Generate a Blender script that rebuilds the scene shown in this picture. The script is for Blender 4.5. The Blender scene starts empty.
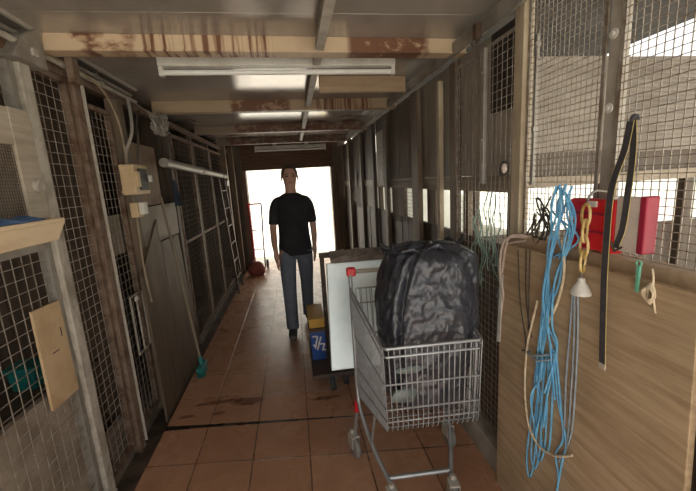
import bpy, bmesh, math, random
from mathutils import Vector, Matrix, noise
random.seed(7)
S = bpy.context.scene
C = S.collection
PI = math.pi

# ------------------------------------------------------------------ camera
F_PX = 353.98
cam_d = bpy.data.cameras.new('camera')
cam_d.sensor_width = 36.0
cam_d.lens = F_PX / 696 * 36.0
cam_d.clip_start = 0.02
cam = bpy.data.objects.new('camera', cam_d)
C.objects.link(cam)
right = Vector((0.98639377, -0.1539336, -0.05772147))
down = Vector((-0.08424716, -0.1718009, -0.98152273))
fwd = Vector((0.14117273, 0.97303078, -0.1824318))
M = Matrix.Identity(4)
for i in range(3):
    M[i][0] = right[i]; M[i][1] = -down[i]; M[i][2] = -fwd[i]
M.translation = Vector((0, 0, 1.5))
cam.matrix_world = M
S.camera = cam

# ------------------------------------------------------------------ world, sun, exposure
W = bpy.data.worlds.new('sky')
S.world = W
W.use_nodes = True
bg = W.node_tree.nodes['Background']
bg.inputs['Color'].default_value = (1.0, 0.975, 0.93, 1)
bg.inputs['Strength'].default_value = 1.0
sun_d = bpy.data.lights.new('sun', 'SUN')
sun_d.energy = 5.0
sun_d.angle = 0.02
sun_d.color = (1, .96, .9)
sun = bpy.data.objects.new('sun', sun_d)
C.objects.link(sun)
sun.rotation_euler = (math.radians(20), math.radians(-34), 0)   # from the left and slightly behind, high


def portal(name, loc, rot, sx, sy):
    d = bpy.data.lights.new(name, 'AREA')
    d.shape = 'RECTANGLE'; d.size = sx; d.size_y = sy
    d.cycles.is_portal = True
    o = bpy.data.objects.new(name, d)
    C.objects.link(o); o.location = loc; o.rotation_euler = rot
    return o


portal('portal_near', (-0.05, -0.42, 1.1), (PI / 2, 0, PI), 2.0, 2.2)
portal('portal_far', (-0.05, 6.85, 0.9), (PI / 2, 0, 0), 1.6, 1.8)
S.view_settings.view_transform = 'Standard'
S.view_settings.look = 'None'
S.view_settings.gamma = 1.0
S.view_settings.use_curve_mapping = False
S.view_settings.exposure = 1.0


# ------------------------------------------------------------------ materials
def nt_new(name):
    m = bpy.data.materials.new(name); m.use_nodes = True
    nt = m.node_tree
    return m, nt, nt.nodes['Principled BSDF']


def N(nt, t, **kw):
    n = nt.nodes.new(t)
    for k, v in kw.items(): setattr(n, k, v)
    return n


def setin(nt, sock, v):
    if isinstance(v, bpy.types.NodeSocket): nt.links.new(v, sock)
    else: sock.default_value = v


def math_(nt, op, a, b=None, c=None, clamp=False):
    n = N(nt, 'ShaderNodeMath', operation=op, use_clamp=clamp)
    setin(nt, n.inputs[0], a)
    if b is not None: setin(nt, n.inputs[1], b)
    if c is not None: setin(nt, n.inputs[2], c)
    return n.outputs[0]


def mixc(nt, f, a, b):
    n = N(nt, 'ShaderNodeMix', data_type='RGBA')
    setin(nt, n.inputs[0], f)
    setin(nt, n.inputs[6], a if isinstance(a, bpy.types.NodeSocket) else (*a, 1))
    setin(nt, n.inputs[7], b if isinstance(b, bpy.types.NodeSocket) else (*b, 1))
    return n.outputs[2]


def ramp(nt, f, lo, hi):
    n = N(nt, 'ShaderNodeMapRange'); n.clamp = True
    setin(nt, n.inputs[0], f); n.inputs[1].default_value = lo; n.inputs[2].default_value = hi
    return n.outputs[0]


def noise_(nt, scale, coord='Object', stretch=(1, 1, 1), detail=4, rough=.6, loc=(0, 0, 0)):
    tc = N(nt, 'ShaderNodeTexCoord'); mp = N(nt, 'ShaderNodeMapping')
    mp.inputs['Scale'].default_value = stretch; mp.inputs['Location'].default_value = loc
    nt.links.new(tc.outputs[coord], mp.inputs[0])
    n = N(nt, 'ShaderNodeTexNoise'); n.inputs['Scale'].default_value = scale
    n.inputs['Detail'].default_value = detail; n.inputs['Roughness'].default_value = rough
    nt.links.new(mp.outputs[0], n.inputs['Vector'])
    return n.outputs[0]


def bump(nt, b, h, strength=.3, dist=.01):
    n = N(nt, 'ShaderNodeBump'); n.inputs['Strength'].default_value = strength
    n.inputs['Distance'].default_value = dist
    nt.links.new(h, n.inputs['Height']); nt.links.new(n.outputs[0], b.inputs['Normal'])


def mat(name, col, rough=.6, col2=None, scale=6, lo=.4, hi=.65, metal=0, spec=.5, bmp=0, stretch=(1, 1, 1), bdist=.005):
    m, nt, b = nt_new(name)
    f = noise_(nt, scale, stretch=stretch)
    c2 = col2 or tuple(c * .7 for c in col)
    nt.links.new(mixc(nt, ramp(nt, f, lo, hi), col, c2), b.inputs['Base Color'])
    b.inputs['Roughness'].default_value = rough; b.inputs['Metallic'].default_value = metal
    b.inputs['Specular IOR Level'].default_value = spec
    if bmp: bump(nt, b, f, bmp, bdist)
    return m


def wood(name, col, col2, axis='Y', scale=1.0, rough=.6, bmp=.2, dirt=.0):
    m, nt, b = nt_new(name)
    st = {'Y': (14, .9, 14), 'Z': (14, 14, .9), 'X': (.9, 14, 14)}[axis]
    f = noise_(nt, 2.2 * scale, stretch=st, detail=6, rough=.65)
    g = noise_(nt, 3, detail=3)
    c = mixc(nt, ramp(nt, f, .35, .68), col, col2)
    c = mixc(nt, math_(nt, 'MULTIPLY', ramp(nt, g, .45, .75), .35), c, tuple(x * .55 for x in col2))
    nt.links.new(c, b.inputs['Base Color']); b.inputs['Roughness'].default_value = rough
    bump(nt, b, f, bmp, .003)
    return m


def mat_tiles():
    m, nt, b = nt_new('terracotta_tiles')
    tc = N(nt, 'ShaderNodeTexCoord'); sp = N(nt, 'ShaderNodeSeparateXYZ')
    nt.links.new(tc.outputs['Object'], sp.inputs[0])
    x, y = sp.outputs[0], sp.outputs[1]
    P = .315
    u = math_(nt, 'DIVIDE', math_(nt, 'ADD', x, .343), P)
    v = math_(nt, 'DIVIDE', math_(nt, 'SUBTRACT', math_(nt, 'MULTIPLY_ADD', x, .13, y), 2.065), P)

    def edge(a):
        fr = math_(nt, 'FRACT', a)
        return math_(nt, 'MULTIPLY', math_(nt, 'MINIMUM', fr, math_(nt, 'SUBTRACT', 1.0, fr)), P)
    wob = noise_(nt, 14, detail=2)
    e = math_(nt, 'MINIMUM', edge(u), edge(v))
    e = math_(nt, 'ADD', e, math_(nt, 'MULTIPLY', math_(nt, 'SUBTRACT', wob, .5), .006))
    gr = math_(nt, 'SUBTRACT', 1.0, ramp(nt, e, .0015, .0045))
    cb = N(nt, 'ShaderNodeCombineXYZ')
    nt.links.new(math_(nt, 'FLOOR', u), cb.inputs[0]); nt.links.new(math_(nt, 'FLOOR', v), cb.inputs[1])
    wn = N(nt, 'ShaderNodeTexWhiteNoise'); nt.links.new(cb.outputs[0], wn.inputs['Vector'])
    base = mixc(nt, wn.outputs['Value'], (.40, .205, .12), (.49, .27, .165))
    n1 = noise_(nt, 5, detail=6)
    base = mixc(nt, math_(nt, 'MULTIPLY', ramp(nt, n1, .45, .7), .45), base, (.27, .12, .065))
    n2 = noise_(nt, 34, detail=4)
    base = mixc(nt, math_(nt, 'MULTIPLY', ramp(nt, n2, .55, .75), .3), base, (.55, .33, .2))

    # broken, wet-looking stains just beyond the long crack
    def blob(cx, cy, sx, sy, lo, hi, k):
        dx = math_(nt, 'DIVIDE', math_(nt, 'SUBTRACT', x, cx), sx)
        dy = math_(nt, 'DIVIDE', math_(nt, 'SUBTRACT', y, cy), sy)
        d = math_(nt, 'SQRT', math_(nt, 'ADD', math_(nt, 'MULTIPLY', dx, dx), math_(nt, 'MULTIPLY', dy, dy)))
        d = math_(nt, 'ADD', d, math_(nt, 'MULTIPLY', math_(nt, 'SUBTRACT', n1, .5), k))
        return math_(nt, 'SUBTRACT', 1.0, ramp(nt, d, lo, hi))
    for (cx, cy, sx, sy) in ((-.43, 2.36, .13, .045), (-.62, 2.40, .22, .02), (.12, 2.27, .12, .022), (-.83, 2.28, .06, .02), (-.62, 2.27, .07, .03)):
        base = mixc(nt, math_(nt, 'MULTIPLY', blob(cx, cy, sx, sy, .7, 1.05, 2.2), .85), base, (.14, .045, .02))
    # the crack that follows one row of joints
    d = math_(nt, 'ABSOLUTE', math_(nt, 'MULTIPLY', v, P))
    d = math_(nt, 'ADD', d, math_(nt, 'MULTIPLY', math_(nt, 'SUBTRACT', n1, .5), .012))
    wdt = math_(nt, 'MULTIPLY_ADD', x, -.012, .008)
    crack = math_(nt, 'LESS_THAN', d, wdt)
    base = mixc(nt, gr, base, (.10, .055, .035))
    base = mixc(nt, crack, base, (.022, .014, .01))
    nt.links.new(base, b.inputs['Base Color'])
    rg = math_(nt, 'MULTIPLY_ADD', n1, .3, .14)
    nt.links.new(rg, b.inputs['Roughness'])
    h = math_(nt, 'SUBTRACT', math_(nt, 'MULTIPLY', n2, .08), math_(nt, 'MAXIMUM', gr, crack))
    bump(nt, b, h, .5, .004)
    return m


def mat_beam(name, ranges, base=(.60, .46, .31), k=1.0):
    """cream paint on a steel beam with rust streaks in the given X ranges"""
    m, nt, b = nt_new(name)
    tc = N(nt, 'ShaderNodeTexCoord'); sp = N(nt, 'ShaderNodeSeparateXYZ')
    nt.links.new(tc.outputs['Object'], sp.inputs[0])
    x = sp.outputs[0]
    st = noise_(nt, 1, stretch=(34, 4, 1.6), detail=2, rough=.6)
    bl = noise_(nt, 1, stretch=(9, 4, 14), detail=4)
    c = mixc(nt, math_(nt, 'MULTIPLY', ramp(nt, bl, .4, .7), .3), base, tuple(q * .7 for q in base))
    for (x0, x1, kind, amt) in ranges:
        msk = math_(nt, 'MULTIPLY', ramp(nt, x, x0, x0 + .03), math_(nt, 'SUBTRACT', 1.0, ramp(nt, x, x1 - .04, x1)))
        f = ramp(nt, st if kind == 's' else bl, amt, amt + .08)
        c = mixc(nt, math_(nt, 'MULTIPLY', math_(nt, 'MULTIPLY', f, msk), .95 * k), c, (.07, .024, .011))
        f2 = ramp(nt, st if kind == 's' else bl, amt - .07, amt)
        c = mixc(nt, math_(nt, 'MULTIPLY', math_(nt, 'MULTIPLY', f2, msk), .45), c, (.24, .10, .045))
    nt.links.new(c, b.inputs['Base Color']); b.inputs['Roughness'].default_value = .5
    return m


M_ = {}
M_['tiles'] = mat_tiles()
M_['ceiling'] = mat('ceiling_sheet', (.44, .40, .36), .17, (.36, .325, .285), 3, spec=.8, metal=.25, bmp=.02, bdist=.006)
M_['concrete'] = mat('dirty_concrete', (.20, .165, .13), .9, (.11, .085, .065), 7, bmp=.4)
M_['curb'] = mat('pale_curb', (.36, .31, .26), .85, (.22, .18, .145), 6, bmp=.3)
M_['gutter'] = mat('black_grime', (.045, .032, .024), .6, (.13, .09, .06), 9, bmp=.5)
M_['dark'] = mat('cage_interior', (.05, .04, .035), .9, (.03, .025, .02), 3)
M_['outground'] = mat('sunlit_paving', (.72, .68, .60), .9, (.62, .58, .5), 2)
M_['outwall'] = mat('pale_render', (.80, .79, .74), .9, (.72, .71, .66), 2)
M_['addedwall'] = mat('added_wall_render', (.84, .84, .76), .9, (.76, .76, .68), 3)
M_['yellowwall'] = mat('yellow_render', (.78, .66, .42), .9, (.7, .58, .36), 3)
M_['lintel'] = wood('lintel_timber', (.17, .085, .045), (.09, .04, .02), 'X')
M_['jamb'] = wood('jamb_timber', (.24, .17, .11), (.12, .08, .05), 'Z')
M_['ply'] = wood('plywood_board', (.56, .42, .265), (.36, .25, .145), 'Y', 1.7)
M_['stick'] = wood('broom_stick', (.30, .24, .17), (.2, .155, .105), 'Z')
M_['plypatch'] = mat('tan_plywood', (.58, .42, .25), .7, (.46, .31, .17), 7, bmp=.1)
M_['rail'] = wood('rail_timber', (.36, .29, .215), (.23, .175, .12), 'Y')
M_['tanbatten'] = wood('tan_batten', (.52, .38, .25), (.40, .28, .17), 'X')
M_['plank'] = wood('dark_plank', (.125, .09, .063), (.055, .039, .028), 'Z')
M_['plank2'] = wood('brown_plank', (.21, .155, .105), (.10, .07, .048), 'Z')
M_['brownboard'] = wood('brown_board', (.15, .105, .068), (.075, .052, .035), 'Z', .8)
M_['panelgrey'] = mat('grey_panel', (.30, .255, .205), .6, (.22, .185, .145), 3)
M_['panelpale'] = mat('pale_grey_panel', (.40, .345, .285), .6, (.31, .265, .215), 3)
M_['panelwarm'] = mat('beige_panel', (.27, .23, .185), .6, (.20, .165, .13), 3, stretch=(1, 1, 6))
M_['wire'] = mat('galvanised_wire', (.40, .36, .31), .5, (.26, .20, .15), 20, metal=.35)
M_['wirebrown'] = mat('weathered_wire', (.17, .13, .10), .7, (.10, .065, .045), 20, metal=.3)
M_['galv'] = mat('galvanised_post', (.36, .335, .30), .5, (.24, .215, .18), 8, metal=.3, bmp=.1)
M_['mottled'] = mat('peeling_post', (.50, .46, .39), .6, (.26, .225, .18), 16, bmp=.2, stretch=(1, 1, .5))
M_['rustpost'] = mat('rusty_post', (.21, .15, .11), .7, (.11, .06, .035), 14, bmp=.2)
M_['creampost'] = mat('cream_post', (.50, .42, .30), .6, (.34, .27, .18), 12, stretch=(1, 1, .3), bmp=.1)
M_['greypost'] = mat('grey_post', (.46, .42, .36), .6, (.33, .29, .24), 10)
M_['white'] = mat('dull_white_paint', (.70, .68, .63), .45, (.55, .52, .46), 8)
M_['tube'] = mat('lamp_tube', (.80, .80, .77), .25, (.74, .73, .69), 4)
M_['pvc'] = mat('grey_pvc', (.34, .31, .275), .45, (.36, .32, .27), 5)
M_['beige'] = mat('beige_plastic', (.62, .47, .28), .5, (.5, .36, .2), 8)
M_['cableb'] = mat('dusty_cable', (.34, .27, .18), .7, (.24, .18, .12), 12)
M_['glassdark'] = mat('smoked_window', (.03, .032, .032), .5, (.045, .045, .045), 8, spec=.2)
M_['shelf'] = mat('cream_shelf', (.74, .58, .38), .55, (.60, .45, .28), 4, stretch=(4, 1, 4))
M_['whitewash'] = wood('whitewashed_timber', (.50, .44, .35), (.36, .30, .225), 'Y', 1.2)
M_['bluecloth'] = mat('blue_cloth', (.10, .19, .36), .9, (.05, .10, .22), 10)
M_['teal'] = mat('teal_plastic', (.02, .22, .20), .4, (.015, .14, .13), 6)
M_['chrome'] = mat('zinc_tube', (.44, .46, .48), .35, (.34, .355, .37), 15, metal=.6)
M_['cartwire'] = mat('zinc_wire', (.34, .36, .38), .42, (.25, .265, .28), 25, metal=.35)
M_['redplastic'] = mat('red_plastic', (.72, .018, .03), .3, (.55, .012, .02), 6)
M_['rubber'] = mat('grey_rubber', (.24, .23, .215), .7, (.16, .15, .14), 15)
M_['blackrubber'] = mat('black_rubber', (.03, .03, .03), .7, (.06, .055, .05), 15)
M_['clear'] = mat('pale_plastic_film', (.20, .24, .23), .3, (.11, .13, .13), 14, bmp=.4)
M_['board'] = mat('white_foil_board', (.88, .97, .98), .38, (.80, .92, .94), 9, metal=.45)
M_['cloth'] = mat('grey_brown_sacking', (.30, .26, .22), .95, (.18, .15, .12), 14, bmp=.5)
M_['bluecrate'] = mat('blue_plastic', (.018, .075, .30), .4, (.012, .05, .2), 5)
M_['yellow'] = mat('yellow_plastic', (.55, .32, .045), .45, (.42, .23, .03), 6)
M_['darksteel'] = mat('dark_brown_steel', (.05, .038, .03), .6, (.09, .05, .03), 9)
M_['bluerope'] = mat('blue_rope_fibre', (.13, .42, .72), .7, (.22, .55, .80), 40)
M_['palerope'] = mat('cream_rope_fibre', (.80, .68, .48), .8, (.58, .46, .3), 40)
M_['goldrope'] = mat('yellow_plastic_chain', (.74, .58, .27), .4, (.55, .36, .08), 20)
M_['greycord'] = mat('blue_grey_cord', (.33, .40, .46), .7, (.24, .30, .36), 30)
M_['darkcord'] = mat('dark_cord', (.06, .05, .042), .8, (.10, .08, .06), 30)
M_['greencord'] = mat('faded_green_cord', (.30, .42, .36), .8, (.22, .32, .27), 30)
M_['pinkcord'] = mat('faded_pink_rope', (.58, .46, .40), .85, (.46, .36, .31), 30)
M_['strap'] = mat('charcoal_webbing', (.045, .042, .05), .8, (.065, .06, .065), 40)
M_['strapedge'] = mat('yellow_stitching', (.50, .40, .16), .8, (.4, .3, .1), 40)
M_['label'] = mat('pale_label_card', (.78, .66, .58), .6, (.52, .45, .38), 8)
M_['crimson'] = mat('crimson_plastic', (.36, .02, .05), .4, (.28, .015, .04), 8)
M_['mint'] = mat('mint_plastic', (.22, .60, .42), .5, (.16, .48, .34), 10)
M_['skin'] = mat('skin', (.52, .31, .22), .55, (.46, .26, .18), 9)
M_['shirt'] = mat('black_cotton', (.014, .014, .017), .9, (.022, .022, .026), 10)
M_['trouser'] = mat('grey_blue_denim', (.17, .195, .245), .9, (.12, .14, .18), 10)
M_['hair'] = mat('brown_hair', (.10, .07, .05), .6, (.05, .035, .025), 30, stretch=(1, 1, .3))
M_['shoe'] = mat('dark_shoe', (.10, .09, .085), .7, (.06, .055, .05), 10)
M_['eye'] = mat('eye', (.04, .03, .025), .2, (.05, .04, .03), 10)
M_['lip'] = mat('lip', (.42, .17, .14), .5, (.38, .15, .12), 10)
M_['tangle'] = mat('grey_tangle', (.40, .37, .33), .7, (.22, .2, .17), 20)
m, nt, b = nt_new('black_bin_liner_film')
b.inputs['Base Color'].default_value = (.040, .043, .055, 1); b.inputs['Roughness'].default_value = .34; b.inputs['Specular IOR Level'].default_value = .75
def crease(scale, stretch, loc):
    n = noise_(nt, scale, stretch=stretch, detail=2, rough=.5, loc=loc)
    return math_(nt, 'SUBTRACT', 1.0, ramp(nt, math_(nt, 'ABSOLUTE', math_(nt, 'SUBTRACT', n, .5)), 0.0, .16))
hh = math_(nt, 'ADD', math_(nt, 'ADD', crease(4.2, (1, 1, 2.4), (0, 0, 0)), math_(nt, 'MULTIPLY', crease(8, (1.6, 1, 1.3), (3, 1, 2)), .6)), math_(nt, 'MULTIPLY', noise_(nt, 9), 1.6))
bump(nt, b, hh, .55, .014)
M_['bag'] = m
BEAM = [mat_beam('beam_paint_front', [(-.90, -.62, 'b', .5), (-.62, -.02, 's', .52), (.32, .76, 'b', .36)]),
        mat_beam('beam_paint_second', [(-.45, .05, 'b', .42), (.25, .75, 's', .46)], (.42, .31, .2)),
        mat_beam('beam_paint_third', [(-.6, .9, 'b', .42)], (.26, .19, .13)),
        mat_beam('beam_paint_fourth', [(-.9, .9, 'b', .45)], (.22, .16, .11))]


# ------------------------------------------------------------------ mesh builder
class MB:
    def __init__(s): s.v = []; s.f = []

    def quad(s, a, b, c, d):
        i = len(s.v); s.v += [Vector(a), Vector(b), Vector(c), Vector(d)]; s.f.append((i, i + 1, i + 2, i + 3))

    def box(s, x0, x1, y0, y1, z0, z1):
        return s.hexa([(x0, y0, z0), (x1, y0, z0), (x1, y1, z0), (x0, y1, z0)], [(x0, y0, z1), (x1, y0, z1), (x1, y1, z1), (x0, y1, z1)])

    def hexa(s, lo, hi):
        i = len(s.v); s.v += [Vector(p) for p in lo] + [Vector(p) for p in hi]
        n = len(lo)
        s.f.append(tuple(i + k for k in reversed(range(n)))); s.f.append(tuple(i + n + k for k in range(n)))
        for k in range(n):
            s.f.append((i + k, i + (k + 1) % n, i + n + (k + 1) % n, i + n + k))
        return s

    def bar(s, a, b, w, h=None, up=(0, 0, 1)):
        a, b = Vector(a), Vector(b); h = h or w
        d = (b - a).normalized(); u = Vector(up)
        if abs(d.dot(u)) > .95: u = Vector((1, 0, 0)) if abs(d.x) < .9 else Vector((0, 1, 0))
        sx = d.cross(u).normalized() * (w / 2); sy = sx.cross(d).normalized() * (h / 2)
        s.hexa([a - sx - sy, a + sx - sy, a + sx + sy, a - sx + sy], [b - sx - sy, b + sx - sy, b + sx + sy, b - sx + sy])
        return s

    def tube(s, pts, r, n=8, closed=False, rs=None):
        pts = [Vector(p) for p in pts]
        m = len(pts); rings = []
        prev = None
        for k in range(m):
            if closed: d = pts[(k + 1) % m] - pts[k - 1]
            else: d = pts[min(k + 1, m - 1)] - pts[max(k - 1, 0)]
            d.normalize()
            if prev is None:
                u = Vector((0, 0, 1)) if abs(d.z) < .9 else Vector((1, 0, 0))
                u = (u - d * u.dot(d)).normalized()
            else:
                u = prev - d * prev.dot(d)
                u = u.normalized() if u.length > 1e-6 else prev
            prev = u; w = d.cross(u)
            rr = rs[k] if rs else r
            i = len(s.v); rings.append(i)
            for q in range(n):
                a = 2 * PI * q / n
                s.v.append(pts[k] + u * (rr * math.cos(a)) + w * (rr * math.sin(a)))
        for k in range(m if closed else m - 1):
            a, b = rings[k], rings[(k + 1) % m]
            for q in range(n): s.f.append((a + q, a + (q + 1) % n, b + (q + 1) % n, b + q))
        if not closed:
            s.f.append(tuple(rings[0] + q for q in reversed(range(n)))); s.f.append(tuple(rings[-1] + q for q in range(n)))
        return s

    def lathe(s, prof, base, axis=(0, 0, 1), n=20):
        base = Vector(base); ax = Vector(axis).normalized()
        u = Vector((1, 0, 0)) if abs(ax.x) < .9 else Vector((0, 1, 0))
        u = (u - ax * u.dot(ax)).normalized(); w = ax.cross(u)
        rings = []
        for (r, h) in prof:
            rings.append(len(s.v))
            for q in range(n):
                a = 2 * PI * q / n
                s.v.append(base + ax * h + u * (max(r, 1e-4) * math.cos(a)) + w * (max(r, 1e-4) * math.sin(a)))
        for k in range(len(rings) - 1):
            a, b = rings[k], rings[k + 1]
            for q in range(n): s.f.append((a + q, a + (q + 1) % n, b + (q + 1) % n, b + q))
        s.f.append(tuple(rings[0] + q for q in reversed(range(n)))); s.f.append(tuple(rings[-1] + q for q in range(n)))
        return s

    def ball(s, c, r, n=12):
        r = (r, r, r) if not isinstance(r, (tuple, list)) else r
        i0 = len(s.v); k = n // 2
        for a in range(k + 1):
            t = PI * a / k
            for b in range(n):
                p = 2 * PI * b / n
                s.v.append(Vector((c[0] + r[0] * math.sin(t) * math.cos(p), c[1] + r[1] * math.sin(t) * math.sin(p), c[2] - r[2] * math.cos(t))))
        for a in range(k):
            for b in range(n):
                s.f.append((i0 + a * n + b, i0 + a * n + (b + 1) % n, i0 + (a + 1) * n + (b + 1) % n, i0 + (a + 1) * n + b))
        return s

    def build(s, name, m, parent=None, origin=None, smooth=False, bevel=0):
        o0 = Vector(origin) if origin else Vector((0, 0, 0))
        if parent is not None and origin is None and not parent.get('_local'):
            o0 = worldloc(parent)
        me = bpy.data.meshes.new(name)
        me.from_pydata([v - o0 for v in s.v], [], s.f)
        bm = bmesh.new(); bm.from_mesh(me)
        bmesh.ops.remove_doubles(bm, verts=bm.verts, dist=1e-6)
        bmesh.ops.recalc_face_normals(bm, faces=bm.faces)
        bm.to_mesh(me); bm.free()
        me.materials.append(M_[m] if isinstance(m, str) else m)
        if smooth:
            for p in me.polygons: p.use_smooth = True
            try: me.set_sharp_from_angle(angle=math.radians(40))
            except Exception: pass
        o = bpy.data.objects.new(name, me); C.objects.link(o)
        if parent is not None: o.parent = parent
        elif origin: o.location = o0
        if bevel:
            md = o.modifiers.new('bevel', 'BEVEL'); md.width = bevel; md.segments = 2; md.limit_method = 'ANGLE'
        return o


def worldloc(o):
    v = Vector((0, 0, 0))
    while o is not None: v += o.location; o = o.parent
    return v


def tag(o, label, cat, group=None):
    o['label'] = label; o['category'] = cat
    if group: o['group'] = group
    return o


def thing(name, label, cat, loc=(0, 0, 0), rz=0, group=None):
    o = bpy.data.objects.new(name, None); C.objects.link(o)
    o.empty_display_size = .05
    o.location = loc; o.rotation_euler = (0, 0, rz)
    return tag(o, label, cat, group)


def struct(o): o['kind'] = 'structure'; return o


def smooth_path(pts, k=6):
    pts = [Vector(p) for p in pts]; out = []
    for i in range(len(pts) - 1):
        p0 = pts[max(i - 1, 0)]; p1 = pts[i]; p2 = pts[i + 1]; p3 = pts[min(i + 2, len(pts) - 1)]
        for j in range(k):
            t = j / k
            out.append(.5 * ((2 * p1) + (-p0 + p2) * t + (2 * p0 - 5 * p1 + 4 * p2 - p3) * t * t + (-p0 + 3 * p1 - 3 * p2 + p3) * t ** 3))
    out.append(pts[-1]); return out


def netting(mb, X, y0, y1, z0, z1, pitch, t=.0022, jit=0.0):
    """welded wire mesh in a plane of constant X"""
    ny = max(1, round((y1 - y0) / pitch)); nz = max(1, round((z1 - z0) / pitch))
    for i in range(ny + 1):
        y = y0 + (y1 - y0) * i / ny + random.uniform(-jit, jit)
        mb.box(X - t / 2, X + t / 2, y - t / 2, y + t / 2, z0, z1)
    for i in range(nz + 1):
        z = z0 + (z1 - z0) * i / nz + random.uniform(-jit, jit)
        mb.box(X - t * 1.5, X - t / 2, y0, y1, z - t / 2, z + t / 2)


# ================================================================== THE SETTING
mb = MB(); mb.box(-.93, .90, -.6, 6.9, -.08, 0)
struct(mb.build('floor', 'tiles'))
mb = MB(); mb.box(-1.06, -.93, -.6, 6.9, -.08, -.035)
struct(mb.build('floor_gutter', 'gutter'))
mb = MB(); mb.box(-2.5, -1.06, -.6, 6.9, -.08, .03)
struct(mb.build('floor_kennels', 'concrete'))
mb = MB(); mb.box(-40, 40, -40, 40, -.2, -.085)
struct(mb.build('ground', 'outground'))
# sheet-metal ceiling with joints standing a little proud
mb = MB(); mb.box(-2.5, 1.02, -.6, 6.95, 2.187, 2.26)
for y in (.35, 1.0, 1.62, 2.42, 3.6, 4.8, 6.0):
    mb.box(-2.5, 1.02, y, y + .012, 2.186, 2.188)
struct(mb.build('ceiling', 'ceiling'))
mb = MB(); mb.box(-2.56, -2.5, -.6, 6.95, -.1, 2.26)
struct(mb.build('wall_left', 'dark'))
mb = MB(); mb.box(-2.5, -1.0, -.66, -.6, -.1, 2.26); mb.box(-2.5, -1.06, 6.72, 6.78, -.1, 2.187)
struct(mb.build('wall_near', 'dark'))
# far wall around the doorway
mb = MB(); mb.box(-1.06, -.86, 6.68, 6.78, -.05, 2.187); mb.box(.78, 1.02, 6.68, 6.78, -.05, 2.187)
struct(mb.build('wall_far', 'plank2'))
mb = MB(); mb.box(-.86, .78, 6.66, 6.80, 1.76, 2.187)
struct(mb.build('trim_1', 'lintel'))
mb = MB(); mb.box(-.90, -.80, 6.58, 6.80, -.05, 1.76); mb.box(.72, .80, 6.58, 6.80, -.05, 1.76)
struct(mb.build('door_1', 'jamb'))
mb = MB(); mb.box(.89, 1.02, -.6, 6.75, -.08, .13)
struct(mb.build('baseboard_right', 'curb', bevel=.012))
# the right wall: boarded to waist height and over the window band
mb = MB()
y = 1.47
random.seed(3)
while y < 6.7:
    w = random.uniform(.13, .2)
    mb.box(.965 + random.uniform(0, .008), .995, y, min(y + w - .006, 6.7), .13, 1.15); y += w
struct(mb.build('wall_right', 'plank'))
mb = MB(); mb.box(.965, .995, -.6, 1.47, .13, 1.15)
struct(mb.build('wall_right_near', 'plank2'))
# outside
mb = MB(); mb.box(-9, 9, 13, 13.2, -.1, 5.0)
struct(mb.build('wall_yard', 'outwall'))
mb = MB(); mb.box(1.0, 5, 11.2, 11.4, -.1, .75)
struct(mb.build('wall_low', 'yellowwall'))
mb = MB(); mb.box(3.9, 4.05, -4, 7.1, -.1, 2.0); mb.box(1.02, 3.9, 6.96, 7.1, -.1, 2.0)
struct(mb.build('wall_outside_added', 'addedwall'))  # pale wall added to keep the window band dimmer than open sky
# lean-to roof of the side yard
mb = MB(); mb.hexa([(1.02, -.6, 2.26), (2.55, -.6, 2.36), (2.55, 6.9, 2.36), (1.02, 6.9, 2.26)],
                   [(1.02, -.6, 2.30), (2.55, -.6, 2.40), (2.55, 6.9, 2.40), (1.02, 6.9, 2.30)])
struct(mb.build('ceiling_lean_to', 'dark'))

# ---- ceiling beams
SK = .04
def beam(i, y, z0, label):
    t = thing('ceiling_beam', label, 'beam', (0, y, z0), 0, 'steel beams under the ceiling')
    h = 2.186 - z0
    f = MB(); f.hexa([(-1.03, y - .02 - SK, z0), (.96, y - .02 + SK, z0), (.96, y + .01 + SK, z0), (-1.03, y + .01 - SK, z0)],
                     [(-1.03, y - .02 - SK, z0 + h), (.96, y - .02 + SK, z0 + h), (.96, y + .01 + SK, z0 + h), (-1.03, y + .01 - SK, z0 + h)])
    f.build('web', BEAM[i], t)
    g = MB(); g.hexa([(-1.03, y - .03 - SK, z0 - .008), (.96, y - .03 + SK, z0 - .008), (.96, y + .05 + SK, z0 - .008), (-1.03, y + .05 - SK, z0 - .008)],
                     [(-1.03, y - .03 - SK, z0), (.96, y - .03 + SK, z0), (.96, y + .05 + SK, z0), (-1.03, y + .05 - SK, z0)])
    g.build('flange', BEAM[i], t)


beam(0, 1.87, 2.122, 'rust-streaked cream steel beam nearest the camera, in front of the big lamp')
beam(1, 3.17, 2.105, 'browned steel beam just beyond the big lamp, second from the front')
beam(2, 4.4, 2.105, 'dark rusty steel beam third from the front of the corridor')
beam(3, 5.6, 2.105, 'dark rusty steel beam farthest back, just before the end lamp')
mb = MB(); mb.hexa([(.235, 2.50, 2.085), (.84, 2.54, 2.085), (.84, 2.58, 2.085), (.235, 2.54, 2.085)],
                   [(.235, 2.50, 2.186), (.84, 2.54, 2.186), (.84, 2.58, 2.186), (.235, 2.54, 2.186)])
tag(mb.build('timber_batten', 'tanbatten', origin=(.54, 2.53, 2.13)), 'short tan timber batten on the ceiling right of the conduit, behind the big lamp', 'batten')
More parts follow.
